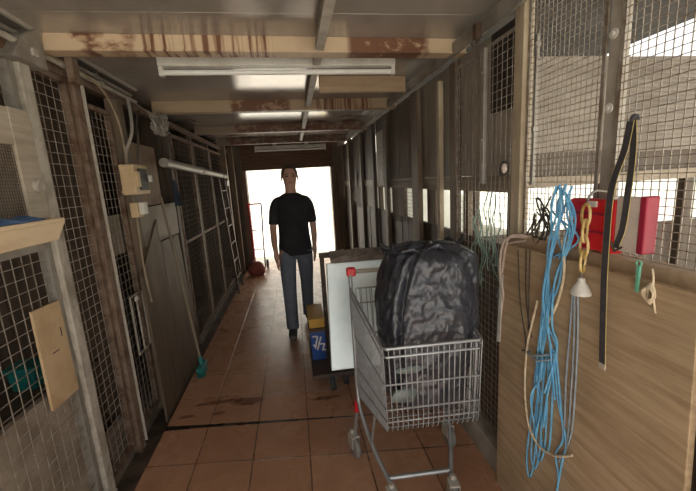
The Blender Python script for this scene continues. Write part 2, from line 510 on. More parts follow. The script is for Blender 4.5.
# conduit running along the ceiling, one length per bay
for (y0, y1, lb) in ((.2, 1.84, 'nearest'), (1.94, 3.14, 'second'), (3.24, 4.37, 'third'), (4.47, 5.57, 'farthest')):
    mb = MB(); mb.box(.165, .205, y0, y1, 2.118, 2.15); mb.box(.175, .195, y0, y1, 2.15, 2.187)
    lab = {'nearest': 'painted ceiling runner in front of the first beam, at the top edge of the photo',
           'second': 'painted ceiling runner between the big lamp and the second beam',
           'third': 'painted ceiling runner between the second and third beams',
           'farthest': 'painted ceiling runner behind the third beam, farthest away'}[lb]
    tag(mb.build('ceiling_runner', 'greypost', origin=(.185, (y0 + y1) / 2, 2.118)), lab, 'ceiling runner', 'runners along the ceiling')


# ---- fluorescent lamps
def lamp(x0, x1, y, z, label, dy=.02):
    t = thing('fluorescent_lamp', label, 'lamp', ((x0 + x1) / 2, y, z), math.atan2(2 * dy, x1 - x0), 'ceiling strip lamps')
    t['_local'] = 1
    L = (x1 - x0) / 2
    b = MB(); b.box(-L, L, -.03, .03, .025, .075); b.box(-L * .5, -L * .4, -.015, .015, .075, 2.185 - z); b.box(L * .4, L * .5, -.015, .015, .075, 2.185 - z)
    b.build('batten_body', 'white', t, bevel=.004)
    for s in (-1, 1):
        e = MB(); e.box(s * L - .02 if s > 0 else -L, L if s > 0 else -L + .02, -.018, .018, -.018, .025)
        e.build('lamp_holder', 'white', t)
    u = MB(); u.tube([(-L + .02, 0, 0), (L - .02, 0, 0)], .014, 12); u.build('tube', 'tube', t, smooth=True)


lamp(-.62, .63, 2.08, 2.092, 'long unlit white strip lamp hung across the ceiling behind the first rusty beam')
lamp(-.56, .62, 6.2, 2.05, 'small distant strip lamp above the far doorway')

# ================================================================== LEFT SIDE: kennel fronts
XL = -1.05


def post(name, x0, x1, y0, y1, z0, z1, m, label, cat='post', group=None, bev=.004):
    mb = MB(); mb.box(x0, x1, y0, y1, z0, z1)
    # end plate and two bolt heads so the post reads as fixed
    mb.box(x0 - .004, x1 + .004, y0 - .004, y1 + .004, z0, z0 + .012)
    for z in (z0 + .5, z0 + .9 if z1 - z0 > 1 else z0 + .2):
        if z < z1: mb.box(x0 - .004, x1 + .004, (y0 + y1) / 2 - .007, (y0 + y1) / 2 + .007, z, z + .014)
    return tag(mb.build(name, m, origin=((x0 + x1) / 2, (y0 + y1) / 2, z0), bevel=bev), label, cat, group)


def cage(y0, y1, z0, z1, label, pitch=.05, m='wire', fm='galv', midrails=(), X=XL):
    t = thing('wire_kennel', label, 'wire kennel front', (X, (y0 + y1) / 2, z0), 0, 'wire mesh kennel fronts on the left')
    w = MB(); netting(w, X, y0 + .012, y1 - .012, z0 + .012, z1 - .012, pitch, .0026, .001); w.build('wire_mesh', m, t)
    f = MB(); f.box(X - .022, X + .012, y0, y0 + .025, z0, z1); f.box(X - .022, X + .012, y1 - .025, y1, z0, z1)
    f.box(X - .022, X + .012, y0 + .025, y1 - .025, z0, z0 + .025); f.box(X - .022, X + .012, y0 + .025, y1 - .025, z1 - .025, z1)
    for z in midrails: f.box(X - .022, X + .012, y0 + .025, y1 - .025, z - .014, z + .014)
    f.build('frame', fm, t)
    return t


cage(.45, 1.665, .03, 2.06, 'nearest kennel front of square wire mesh, under the cream shelf at the left edge', midrails=(1.3,))
cage(1.745, 2.03, .03, 2.06, 'narrow dark kennel mesh panel between the grey post and the rusty post', fm='rustpost')
cage(2.11, 2.425, .06, 1.98, 'kennel mesh panel between the rusty post and the beige electric box', fm='rustpost')
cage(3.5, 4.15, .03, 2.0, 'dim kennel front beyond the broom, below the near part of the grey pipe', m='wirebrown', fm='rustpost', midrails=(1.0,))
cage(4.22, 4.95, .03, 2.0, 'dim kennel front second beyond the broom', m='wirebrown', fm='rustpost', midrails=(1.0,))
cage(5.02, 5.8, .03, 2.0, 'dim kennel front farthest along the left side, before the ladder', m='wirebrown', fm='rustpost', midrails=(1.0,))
post('steel_post', -1.085, -1.02, 1.675, 1.737, 0, 2.06, 'mottled', 'broad grey galvanised post right of the cream shelf on the left wall', group='posts of the left wall')
post('steel_post', -1.085, -1.02, 2.04, 2.10, -.03, 2.06, 'rustpost', 'rusty brown post with pale edge, second post on the left wall', group='posts of the left wall')
mb = MB(); mb.bar((-1.015, 2.107, 0), (-1.015, 2.107, 2.05), .006, .012); mb.box(-1.045, -1.012, 2.105, 2.109, 0, 2.05)
tag(mb.build('angle_iron', 'greypost', origin=(-1.015, 2.107, 0)), 'thin pale angle iron along the edge of the rusty post', 'angle iron')
post('timber_post', -1.07, -1.0, 2.43, 2.51, 0, 2.06, 'plank2', 'brown timber post carrying the beige electric box', group='posts of the left wall')
post('timber_post', -1.09, -1.042, 3.40, 3.47, 0, 2.06, 'plank', 'dark timber post just beyond the broom handle', group='posts of the left wall')
post('timber_post', -1.09, -1.042, 4.16, 4.215, 0, 2.06, 'plank', 'dark timber post between the two dim kennels beyond the broom', group='posts of the left wall')
post('timber_post', -1.09, -1.042, 4.955, 5.01, 0, 2.06, 'plank', 'dark timber post behind the far end of the grey pipe', group='posts of the left wall')
post('timber_post', -1.09, -.98, 5.83, 5.93, 0, 2.15, 'jamb', 'pale brown post right before the doorway on the left', group='posts of the left wall')
post('timber_post', -1.03, -.95, 6.32, 6.42, 0, 2.15, 'jamb', 'slim pale post touching the left jamb of the far doorway', group='posts of the left wall')
# low boards and plinths
mb = MB(); mb.hexa([(-1.10, .4, .03), (-1.075, .4, .03), (-1.075, 1.665, .03), (-1.10, 1.665, .03)], [(-1.10, .4, .71), (-1.075, .4, .71), (-1.075, 1.665, .69), (-1.10, 1.665, .69)])
tag(mb.build('kick_board', mat('worn_grey_board', (.36, .30, .235), .8, (.22, .17, .13), 5, bmp=.2), origin=(-1.09, 1.03, .03)), 'worn grey board behind the mesh at the bottom left corner', 'board')
mb = MB(); mb.box(-1.10, -1.078, 1.75, 2.03, .03, .24)
tag(mb.build('kick_board', 'concrete', origin=(-1.09, 1.9, .03)), 'low dirty board at the foot of the narrow mesh panel', 'board')
mb = MB(); mb.box(-1.09, -1.02, 3.5, 5.8, -.03, .03)
struct(mb.build('baseboard_left', 'concrete'))
# cream shelf
t = thing('wall_shelf', 'cream wooden shelf sticking out of the mesh at the left edge', 'shelf', (-1.0, 1.2, 1.33))
mb = MB(); mb.box(-1.02, -.905, .5, 1.565, 1.402, 1.418); mb.build('shelf_top', 'shelf', t, bevel=.003)
mb = MB(); mb.hexa([(-.93, .5, 1.335), (-.918, .5, 1.335), (-.918, 1.525, 1.335), (-.93, 1.525, 1.335)], [(-.925, .5, 1.402), (-.905, .5, 1.402), (-.905, 1.565, 1.402), (-.925, 1.565, 1.402)])
mb.build('front_lip', 'shelf', t, bevel=.003)
mb = MB(); mb.hexa([(-1.02, 1.505, 1.335), (-.93, 1.505, 1.335), (-.93, 1.52, 1.335), (-1.02, 1.52, 1.335)], [(-1.02, 1.54, 1.402), (-.925, 1.54, 1.402), (-.925, 1.56, 1.402), (-1.02, 1.56, 1.402)])
mb.build('end_board', 'shelf', t)
# blue cloth lying on the shelf
mb = MB(); n = 10
for i in range(n):
    for j in range(5):
        pass
gx = [[(-1.0 + .085 * j / 4, 1.18 + .29 * i / n, 1.4185 + .022 * math.sin(PI * min(1, j / 4)) * (.6 + .4 * math.sin(i * 1.7)) * (1 if 0 < i < n else .3)) for j in range(5)] for i in range(n + 1)]
for i in range(n):
    for j in range(4):
        mb.quad(gx[i][j], gx[i][j + 1], gx[i + 1][j + 1], gx[i + 1][j])
o = mb.build('folded_cloth', 'bluecloth', origin=(-.96, 1.32, 1.4185), smooth=True)
sd = o.modifiers.new('solid', 'SOLIDIFY'); sd.thickness = .004; sd.offset = 1
tag(o, 'blue cloth lying on the cream shelf at the left edge', 'cloth')
# whitewashed hatch frame
t = thing('kennel_hatch', 'whitewashed timber hatch with fine mesh above the cream shelf', 'hatch', (-1.03, 1.45, 1.42))
mb = MB(); mb.box(-1.035, -1.012, 1.55, 1.66, 1.42, 1.84); mb.build('stile', 'whitewash', t, bevel=.003)
mb = MB(); mb.box(-1.036, -1.013, .95, 1.55, 1.70, 1.835); mb.build('top_rail', 'whitewash', t, bevel=.003)
mb = MB(); netting(mb, -1.024, .95, 1.548, 1.42, 1.70, .012, .002); mb.build('fine_mesh', 'wirebrown', t)
mb = MB(); mb.box(-1.034, -1.03, .95, 1.548, 1.42, 1.70); mb.build('backing_panel', 'panelgrey', t)
mb = MB(); mb.lathe([(.028, 0), (.028, .012), (.02, .016), (.02, .008), (.001, .008)], (-1.012, 1.62, 1.545), (1, 0, 0), 20); mb.build('knob', 'greypost', t, smooth=True)
# plywood patch
t = thing('plywood_patch', 'tan plywood offcut tied over the near mesh, left of the grey post', 'plywood sheet', (-1.035, 1.55, .64))
mb = MB(); mb.hexa([(-1.044, 1.47, .645), (-1.034, 1.47, .645), (-1.034, 1.643, .64), (-1.044, 1.643, .64)],
                   [(-1.044, 1.475, 1.068), (-1.034, 1.475, 1.068), (-1.034, 1.637, 1.062), (-1.044, 1.637, 1.062)])
mb.build('sheet', 'plypatch', t)
mb = MB(); mb.box(-1.034, -1.0332, 1.535, 1.575, .862, .867); mb.build('stain', 'darkcord', t)
mb = MB(); mb.box(-1.034, -1.0332, 1.606, 1.612, .91, .95); mb.build('stain', 'darkcord', t)
# inside the kennels
t = thing('plastic_tub', 'teal plastic tub inside the near kennel, seen through the mesh', 'tub', (-1.33, 1.78, .59))
mb = MB(); mb.hexa([(-1.40, 1.77, .592), (-1.30, 1.77, .592), (-1.30, 1.86, .592), (-1.40, 1.86, .592)], [(-1.41, 1.76, .70), (-1.29, 1.76, .70), (-1.29, 1.87, .70), (-1.41, 1.87, .70)]); mb.build('tub_body', 'teal', t, bevel=.01)
mb = MB(); mb.box(-1.42, -1.28, 1.75, 1.88, .70, .714); mb.build('rim', 'teal', t, bevel=.006)
mb = MB(); mb.box(-1.50, -1.16, 1.45, 2.05, .57, .59)
for (x, y) in ((-1.48, 1.5), (-1.2, 1.5), (-1.48, 2.0), (-1.2, 2.0)): mb.box(x - .02, x + .02, y - .02, y + .02, .03, .57)
tag(mb.build('bench', 'plank', origin=(-1.33, 1.75, .03)), 'dark low bench under the teal tub inside the near kennel', 'bench')
for k, (x, y, lb) in enumerate(((-1.62, 2.08, 'partition of dark planks inside the kennels behind the rusty post'), (-1.62, 3.44, 'partition of dark planks inside the kennels level with the broom'), (-1.62, 4.98, 'partition of dark planks deep in the left kennels near the ladder'))):
    mb = MB()
    for q in range(9): mb.box(-2.48 + q * .154, -2.48 + q * .154 + .15, y - .012, y + .012, .03, 2.1)
    tag(mb.build('kennel_partition', 'plank', origin=(x, y, .03)), lb, 'partition', 'partitions inside the kennels')
# grey panel, leaning boards
mb = MB(); mb.box(-1.10, -1.085, 2.14, 2.42, 1.13, 1.37)
tag(mb.build('blank_panel', 'panelgrey', origin=(-1.065, 2.35, 1.13)), 'plain grey panel behind the mesh left of the electric box', 'panel')
mb = MB(); mb.hexa([(-.97, 2.30, -.03), (-.955, 2.30, -.03), (-.955, 2.70, -.03), (-.97, 2.70, -.03)], [(-.997, 2.34, .98), (-.982, 2.34, .98), (-.982, 2.72, 1.30), (-.997, 2.72, 1.30)])
tag(mb.build('leaning_board', 'brownboard', origin=(-.98, 2.5, -.03)), 'tall brown board leaning on the left wall below the electric box', 'board')
mb = MB(); mb.hexa([(-.975, 2.74, -.03), (-.96, 2.74, -.03), (-.96, 3.2, -.03), (-.975, 3.2, -.03)], [(-1.03, 2.78, 1.12), (-1.015, 2.78, 1.12), (-1.015, 3.24, 1.12), (-1.03, 3.24, 1.12)])
tag(mb.build('leaning_board', 'brownboard', origin=(-.97, 2.97, -.03)), 'dark board leaning on the left wall behind the broom', 'board')
mb = MB(); mb.box(-1.06, -1.04, 2.53, 3.05, 1.40, 1.83)
tag(mb.build('backing_board', wood('brown_backing', (.24, .15, .085), (.14, .085, .05), 'Z'), origin=(-1.05, 2.92, 1.40)), 'brown wooden board fixed to the wall right of the electric box', 'board')
mb = MB(); mb.box(-1.06, -1.04, 2.52, 3.36, 1.12, 1.39)
tag(mb.build('blank_panel', 'panelgrey', origin=(-1.05, 3.03, 1.12)), 'plain grey panel below the brown backing board', 'panel')
# low wire gate bars with a bright tag
t = thing('wire_gate', 'small low gate of thin pale bars below the grey panel', 'gate', (-1.03, 2.4, .5))
mb = MB()
for y in (2.24, 2.32, 2.41): mb.tube([(-1.03, y, .5), (-1.03, y, .87)], .006, 6)
mb.tube([(-1.03, 2.24, .5), (-1.03, 2.41, .5)], .006, 6); mb.tube([(-1.03, 2.24, .87), (-1.03, 2.41, .87)], .006, 6)
mb.build('bars', 'greypost', t)
mb = MB(); mb.box(-1.024, -1.018, 2.28, 2.32, .835, .86); mb.build('latch', 'white', t)
# beige electric box
DY = -.15
t = thing('electric_box', 'beige electric meter box with dark window on the left wall', 'electric box', (-.985, 2.46 + DY, 1.475))
mb = MB(); mb.box(-.997, -.915, 2.45 + DY, 2.66 + DY, 1.485, 1.665); mb.build('casing', 'beige', t, bevel=.008)
mb = MB(); mb.box(-.915, -.905, 2.495 + DY, 2.625 + DY, 1.51, 1.64); mb.build('window', 'glassdark', t, bevel=.004)
mb = MB(); mb.box(-.915, -.90, 2.455 + DY, 2.49 + DY, 1.53, 1.62); mb.box(-1.0, -.93, 2.449 + DY, 2.451 + DY, 1.50, 1.51); mb.build('hinge_strip', 'beige', t)
mb = MB(); mb.box(-.906, -.89, 2.628 + DY, 2.65 + DY, 1.56, 1.60); mb.build('catch', 'white', t)
t = thing('socket_outlet', 'small white socket under the beige electric box', 'socket', (-.98, 2.5 + DY, 1.34))
mb = MB(); mb.box(-.999, -.955, 2.52 + DY, 2.60 + DY, 1.345, 1.435); mb.build('body', 'beige', t, bevel=.004)
mb = MB(); mb.box(-.955, -.925, 2.54 + DY, 2.60 + DY, 1.36, 1.435); mb.build('plug', 'white', t, bevel=.004)
# cables on the left wall
CG = 'cables on the left wall'


def cable(name, pts, r, m, label, cat='cable', group=None, n=6):
    pts = [(x, y - .15, z) for (x, y, z) in pts]
    mb = MB(); mb.tube(smooth_path(pts), r, n)
    return tag(mb.build(name, m, origin=pts[0], smooth=True), label, cat, group)


cable('cable', [(-1.0, 1.9, 2.10), (-1.0, 2.2, 2.11), (-.985, 2.4, 2.06), (-.975, 2.5, 1.92), (-.97, 2.51, 1.8), (-.97, 2.51, 1.67)], .006, 'cableb', 'beige cable curving down into the top of the electric box', group=CG)
cable('cable', [(-.99, 2.56, 1.665), (-.98, 2.55, 1.74), (-.95, 2.60, 1.86), (-.97, 2.68, 1.98), (-1.0, 2.75, 2.1)], .010, 'pvc', 'grey hose looping up from the back of the electric box', group=CG)
cable('cable', [(-.96, 2.63, 1.665), (-.95, 2.66, 1.76), (-.955, 2.70, 1.85), (-.98, 2.78, 1.95), (-1.0, 2.9, 2.05)], .007, 'darkcord', 'dark cable rising right of the grey hose', group=CG)
cable('cable', [(-.985, 2.56, 1.345), (-.985, 2.55, 1.2), (-.975, 2.52, 1.0), (-.955, 2.5, .8)], .006, 'cableb', 'thin beige cable dropping below the white socket', group=CG)
# grey conduits under the ceiling on the left
for k, (x, z, lb) in enumerate(((-1.0, 2.185, 'topmost conduit of the left wall, tight under the ceiling'), (-1.035, 2.15, 'middle conduit of the three under the ceiling on the left'), (-1.01, 2.105, 'lowest and palest conduit of the three on the left'))):
    mb = MB(); mb.tube([(x, -.4, z), (x, 1.2, z), (x, 2.0, z - .004), (x, 2.75, z)], .012, 8)
    for y in (.9, 1.5, 2.3): mb.box(x - .014, x + .014, y - .01, y + .01, z - .014, z + .014)
    tag(mb.build('conduit', ('pvc', 'galv', 'greypost')[k], origin=(x, 1.2, z), smooth=True), lb, 'conduit', 'conduits along the left ceiling edge')
mb = MB(); mb.box(-1.075, -1.03, -.5, 6.6, 2.062, 2.10)
tag(mb.build('top_rail', 'rustpost', origin=(-1.05, 3.0, 2.062)), 'long rusty rail along the top of the left kennels', 'rail')
t = thing('beam_bracket', 'folded grey metal bracket at the left end of the first beam', 'bracket', (-1.03, 1.72, 2.03))
mb = MB(); mb.hexa([(-1.08, 1.60, 2.03), (-.985, 1.60, 2.03), (-.985, 1.80, 2.03), (-1.08, 1.80, 2.03)], [(-1.08, 1.68, 2.13), (-.985, 1.68, 2.13), (-.985, 1.79, 2.20), (-1.08, 1.79, 2.20)])
mb.build('plate', 'galv', t, bevel=.006)
mb = MB(); mb.box(-.985, -.972, 1.70, 1.73, 2.06, 2.09); mb.build('bolt', 'greypost', t, bevel=.003)
mb = MB(); mb.box(-.985, -.955, 1.93, 1.98, 2.02, 2.16)
tag(mb.build('hanger_strap', 'rustpost', origin=(-.97, 1.95, 2.02)), 'dark steel strap hanging below the left end of the first beam', 'bracket')
# tangle of pale netting hung under the beam
mb = MB(); random.seed(11)
for k in range(16):
    c = Vector((-.93, 2.93, 1.985)); a = random.random() * 6.28
    mb.tube([c + Vector((.05 * math.cos(q * .7 + a) * random.uniform(.4, 1), .07 * math.sin(q * .9 + a * 2), .075 * math.sin(q * .6 + a * 3))) for q in range(9)], .0055, 5)
mb.tube(smooth_path([(-.94, 2.93, 2.03), (-.99, 2.85, 2.07), (-1.005, 2.74, 2.09)]), .004, 5)
tag(mb.build('cord_tangle', 'tangle', origin=(-.93, 2.93, 1.985), smooth=True), 'pale tangle of cord hanging high on the left above the electric box', 'cord')
# dark blue hanging rag
mb = MB()
for q in range(6):
    mb.hexa([(-1.0, 3.22 + q * .022, 1.36 + .012 * (q % 3)), (-.985 + .008 * (q % 2), 3.22 + q * .022, 1.36 + .012 * (q % 3)), (-.985 + .008 * ((q + 1) % 2), 3.242 + q * .022, 1.36 + .012 * ((q + 1) % 3)), (-1.0, 3.242 + q * .022, 1.36 + .012 * ((q + 1) % 3))],
            [(-1.0, 3.25 + q * .011, 1.58), (-.99, 3.25 + q * .011, 1.58), (-.99, 3.261 + q * .011, 1.58), (-1.0, 3.261 + q * .011, 1.58)])
tag(mb.build('hanging_rag', mat('navy_rag', (.035, .05, .085), .9, (.02, .03, .05), 10), origin=(-.99, 3.28, 1.58)), 'dark blue rag hung on the left wall under the grey pipe', 'rag')
# pipe
t = thing('drain_pipe', 'grey plastic pipe running along the top of the left kennels', 'pipe', (-.975, 4.4, 1.70))
mb = MB(); mb.tube([(-1.0, 3.1, 1.72), (-1.0, 5.75, 1.66)], .037, 16); mb.build('pipe', 'pvc', t, smooth=True)
for y, z in ((4.3, 1.693), (5.5, 1.666)):
    mb = MB(); mb.tube([(-1.0, y - .05, z), (-1.0, y + .05, z)], .042, 16); mb.build('collar', 'greypost', t, smooth=True)
# broom
t = thing('broom', 'long wooden-handled broom with teal head leaning on the left wall', 'broom', (-.85, 2.82, 0))
mb = MB(); mb.tube([(-.855, 2.84, .09), (-1.02, 2.98, 1.45)], .010, 8); mb.build('handle', 'stick', t, smooth=True)
mb = MB(); mb.box(-.882, -.828, 2.76, 2.92, .05, .085); mb.tube([(-.855, 2.84, .08), (-.863, 2.847, .15)], .019, 10); mb.build('head', 'teal', t, bevel=.008)
mb = MB(); random.seed(5)
for i in range(14):
    for j in range(4):
        y = 2.766 + i * .0114; x = -.876 + j * .0135
        mb.bar((x, y, .052), (x + random.uniform(-.008, .008), y + random.uniform(-.012, .008), .001), .004)
mb.build('bristles', 'teal', t)
# white tag, ladder by the door
mb = MB(); mb.hexa([(-.965, 5.6, 1.50), (-.96, 5.6, 1.50), (-.955, 5.75, 1.53), (-.96, 5.75, 1.53)], [(-.965, 5.6, 1.58), (-.96, 5.6, 1.58), (-.955, 5.75, 1.60), (-.96, 5.75, 1.60)])
mb.box(-.962, -.958, 5.67, 5.68, 1.58, 1.70)
tag(mb.build('hanging_tag', 'white', origin=(-.96, 5.67, 1.60)), 'small white card hanging from the far end of the grey pipe', 'card')
t = thing('ladder', 'dark ladder propped against the left wall near the doorway', 'ladder', (-.93, 5.25, 0))
for y in (5.06, 5.46):
    mb = MB(); mb.bar((-.88, y, 0), (-.975, y, 1.62), .045, .025); mb.build('rail', 'darksteel', t)
for k in range(6):
    z = .2 + k * .25; x = -.88 - .095 * z / 1.62
    mb = MB(); mb.tube([(x, 5.065, z), (x, 5.455, z)], .013, 8); mb.build('rung', 'rustpost', t, smooth=True)
# far doorway: hand truck and red sack
t = thing('hand_truck', 'red and silver hand truck standing at the left side of the far doorway', 'hand truck', (-.66, 6.5, 0))
for x in (-.79, -.60):
    mb = MB(); mb.tube(smooth_path([(x, 6.42, .04), (x, 6.5, .5), (x - (.01 if x < -.7 else -.02), 6.55, 1.08), (x - .02 if x < -.7 else x + .02, 6.52, 1.17)]), .014, 8)
    mb.build('side_tube', 'redplastic' if x < -.7 else 'chrome', t, smooth=True)
mb = MB(); mb.tube([(-.80, 6.53, 1.17), (-.58, 6.53, 1.17)], .014, 8); mb.build('handle', 'redplastic', t, smooth=True)
for z in (.35, .7):
    mb = MB(); mb.tube([(-.79, 6.48 + z * .06, z), (-.60, 6.48 + z * .06, z)], .010, 8); mb.build('crossbar', 'chrome', t, smooth=True)
mb = MB(); mb.box(-.80, -.59, 6.26, 6.42, .025, .037); mb.build('toe_plate', 'darksteel', t)
for x in (-.83, -.565):
    mb = MB(); mb.lathe([(.02, -.018), (.07, -.018), (.078, -.008), (.078, .008), (.07, .018), (.02, .018)], (x, 6.5, .078), (1, 0, 0), 18); mb.build('wheel', 'blackrubber', t, smooth=True)
mb = MB(); mb.ball((0, 0, 0), (.15, .11, .14), 16)
for v in mb.v:
    v.x *= 1 + .16 * noise.noise(v * 9); v.y *= 1 + .16 * noise.noise(v * 8 + Vector((3, 0, 0))); v.z = max(v.z * (1 + .15 * noise.noise(v * 11)), -.10)
    v += Vector((-.71, 6.0, .10))
tag(mb.build('sack', mat('faded_red_sack', (.40, .12, .09), .85, (.22, .05, .04), 9, bmp=.3), origin=(-.71, 6.0, 0), smooth=True), 'faded red sack on the floor at the left of the far doorway', 'sack')

# ================================================================== RIGHT SIDE
XR = .93
PG = 'posts of the right wall'
post('steel_post', .935, .965, .935, .978, .13, 2.14, 'greypost', 'grey post right of the blue rope, nearest post on the right wall', group=PG)
post('steel_post', .91, .955, 1.335, 1.392, .13, 2.14, 'creampost', 'cream post standing at the left edge of the plywood board', group=PG)
post('bolt_rod', .92, .932, 1.27, 1.282, 1.44, 1.98, 'galv', 'thin rod beside the cream post', 'rod', PG, 0)
post('steel_post', .905, .925, 1.61, 1.64, 1.44, 2.05, 'galv', 'slim grey post left of the cream post, above the bin bag', group=PG)
post('timber_post', .925, .962, 1.945, 2.02, .13, 2.1, 'plank2', 'broad brown timber post above the middle of the bin bag', group=PG)
post('steel_post', .915, .945, 2.145, 2.187, .13, 2.05, 'creampost', 'slim pale post above the left part of the bin bag', group=PG)
post('timber_post', .925, .962, 2.56, 2.70, .13, 2.1, 'plank2', 'brown timber post left of the slim pale post', group=PG)
post('timber_post', .925, .962, 3.46, 3.56, .13, 2.1, 'plank2', 'dark timber post at the right of the tall pale panel', group=PG)
post('timber_post', .925, .962, 4.02, 4.10, .13, 2.1, 'plank', 'dark timber post at the left of the tall pale panel', group=PG)
post('timber_post', .925, .962, 4.75, 4.84, .13, 2.1, 'plank2', 'timber post halfway between pale panel and far doorway', group=PG)
post('timber_post', .90, .962, 5.6, 5.7, .13, 2.1, 'plank2', 'timber post closest to the right of the far doorway', group=PG)


def netpanel(y0, y1, z0, z1, label, pitch=.021, m='wire', t_=.0022):
    t = thing('wire_mesh_panel', label, 'wire mesh', (XR, (y0 + y1) / 2, z0), 0, 'wire mesh along the right wall')
    w = MB(); netting(w, XR, y0, y1, z0, z1, pitch, t_, .0008); w.build('wire_mesh', m, t)
    f = MB(); f.box(XR, XR + .004, y0, y0 + .012, z0, z1); f.box(XR, XR + .004, y1 - .012, y1, z0, z1)
    f.box(XR, XR + .004, y0, y1, z1 - .012, z1); f.build('edge_strip', m, t)


netpanel(.35, .934, 1.24, 2.14, 'near wire mesh panel with the red case hanging on it, at the right edge')
netpanel(.98, 1.333, 1.24, 2.14, 'wire mesh panel where the blue rope hangs, left of the grey post')
netpanel(1.395, 1.943, .13, 2.06, 'wire mesh panel between the cream post and the broad brown post', .036)
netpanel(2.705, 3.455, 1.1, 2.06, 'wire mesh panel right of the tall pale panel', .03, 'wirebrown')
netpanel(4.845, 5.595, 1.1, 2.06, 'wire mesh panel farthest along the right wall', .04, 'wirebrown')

# rails
mb = MB(); mb.box(.88, .965, -.4, 6.6, 2.145, 2.165); mb.box(.88, .895, -.4, 6.6, 2.10, 2.145)
tag(mb.build('top_rail', 'galv', origin=(.92, 3, 2.1)), 'grey angle rail along the top of the right wall', 'rail')
mb = MB(); mb.box(.963, .99, 1.40, 6.6, 1.40, 1.479)
tag(mb.build('middle_rail', 'rail', origin=(.96, 4, 1.40)), 'weathered timber rail above the window band of the right wall', 'rail')
mb = MB(); mb.box(.905, .964, .3, 1.385, 1.185, 1.235)
tag(mb.build('sill_rail', 'tanbatten', origin=(.93, .85, 1.185)), 'pale timber rail along the top of the plywood board', 'rail')
t = thing('ceiling_bracket', 'dark hook fixed under the top rail of the right wall', 'hook', (.87, 1.62, 2.12))
mb = MB(); mb.box(.855, .879, 1.59, 1.62, 2.08, 2.145); mb.tube([(.867, 1.605, 2.08), (.867, 1.605, 2.06), (.85, 1.605, 2.05), (.84, 1.605, 2.065)], .005, 6); mb.build('hook', 'darksteel', t)

# upper panels of the right wall beyond the cream post
def upper(y0, y1, z0, z1, m, label, X=.972):
    mb = MB(); mb.box(X, X + .016, y0, y1, z0, z1)
    for k in range(int((y1 - y0) / .3)):
        mb.box(X - .003, X, y0 + .15 + k * .3, y0 + .156 + k * .3, z0, z1)
    return tag(mb.build('wall_panel', m, origin=(X, (y0 + y1) / 2, z0)), label, 'wall panel', 'panels over the window band')


upper(1.67, 2.03, 1.48, 2.12, 'panelpale', 'grey wall panel above the bin bag, right of the brown timber post')
upper(1.40, 1.665, 1.48, 1.765, 'panelpale', 'short pale wall panel just left of the cream post')
upper(1.40, 1.665, 1.77, 2.12, 'dark', 'dark panel standing in for the shaded opening above the short pale one, left of the cream post')  # dark sheet gives the opening its unlit interior by colour
upper(2.05, 2.69, 1.48, 2.12, 'panelgrey', 'brown wall panel behind the slim pale post')
upper(2.71, 3.55, 1.48, 2.12, 'plank2', 'brown wall panel right of the tall pale panel')
upper(4.11, 4.83, 1.40, 2.12, 'plank', 'dark wall panel left of the tall pale panel')
upper(4.85, 5.69, 1.3, 2.12, 'plank', 'dark wall panel second before the far doorway')
upper(5.71, 6.66, 1.15, 2.12, 'plank', 'dark wall panel beside the far doorway')
mb = MB(); mb.box(.945, .9625, 3.60, 3.92, 1.42, 1.98); mb.box(.94, .945, 3.63, 3.89, 1.45, 1.95)
tag(mb.build('pale_panel', 'greypost', origin=(.95, 3.76, 1.42)), 'tall narrow pale panel high on the right wall', 'panel')
mb = MB(); mb.box(.972, .988, 3.56, 4.02, 1.40, 2.12)
tag(mb.build('wall_panel', 'plank', origin=(.98, 3.79, 1.40)), 'dark wall panel behind the tall pale panel', 'wall panel', 'panels over the window band')
mb = MB(); mb.box(.95, .962, 5.25, 5.4, 1.4, 1.62)
tag(mb.build('notice', 'panelwarm', origin=(.95, 5.32, 1.4)), 'small faded notice on the dark right wall near the doorway', 'notice')
# studs that break the window band
for k, (y0, y1, lb) in enumerate(((1.405, 1.50, 'broad dark stud left of the cream post in the window band'), (1.86, 1.93, 'dark stud in the window band above the bin bag'), (2.34, 2.49, 'dark stud in the window band left of the slim pale post'),
                                 (3.02, 3.42, 'wide board closing the window band left of the bag'), (4.12, 4.6, 'wide board closing the window band left of the tall pale panel'), (4.66, 5.55, 'wide board closing the window band nearest the doorway'), (3.86, 4.0, 'narrow board in the window band below the pale panel'))):
    mb = MB(); mb.box(.966, .99, y0, y1, 1.15, 1.40); mb.box(.962, .966, y0 + .01, y0 + .02, 1.15, 1.40)
    tag(mb.build('window_stud', 'plank2', origin=(.98, (y0 + y1) / 2, 1.15)), lb, 'stud', 'studs in the window band')
# partition of the side yard behind the near mesh
t = thing('yard_partition', 'grey sheet partition across the side yard, seen through the right mesh', 'partition', (1.9, 1.92, 0))
mb = MB()
for k in range(11): mb.box(1.02, 1.86, 1.905 + .004 * (k % 2), 1.92, 1.585 + k * .047, 1.585 + (k + 1) * .047)
mb.build('left_sheet', 'panelwarm', t)
mb = MB()
for k in range(22): mb.hexa([(1.87, 1.90, 1.565 + k * .0243), (2.9, 1.90, 1.565 + k * .0243), (2.9, 1.92, 1.565 + k * .0243), (1.87, 1.92, 1.565 + k * .0243)], [(1.87, 1.908, 1.565 + (k + 1) * .0243), (2.9, 1.908, 1.565 + (k + 1) * .0243), (2.9, 1.92, 1.565 + (k + 1) * .0243), (1.87, 1.92, 1.565 + (k + 1) * .0243)])
mb.build('ribbed_sheet', 'panelwarm', t)
mb = MB(); mb.box(1.02, 2.9, 1.925, 1.94, 1.44, 1.60); mb.build('dim_gap_strip', 'plank', t)  # dark plank colour stands in for the shaded recess above the crossrail
mb = MB(); mb.box(1.02, 2.9, 1.895, 1.925, 1.39, 1.45); mb.build('crossrail', 'rail', t)
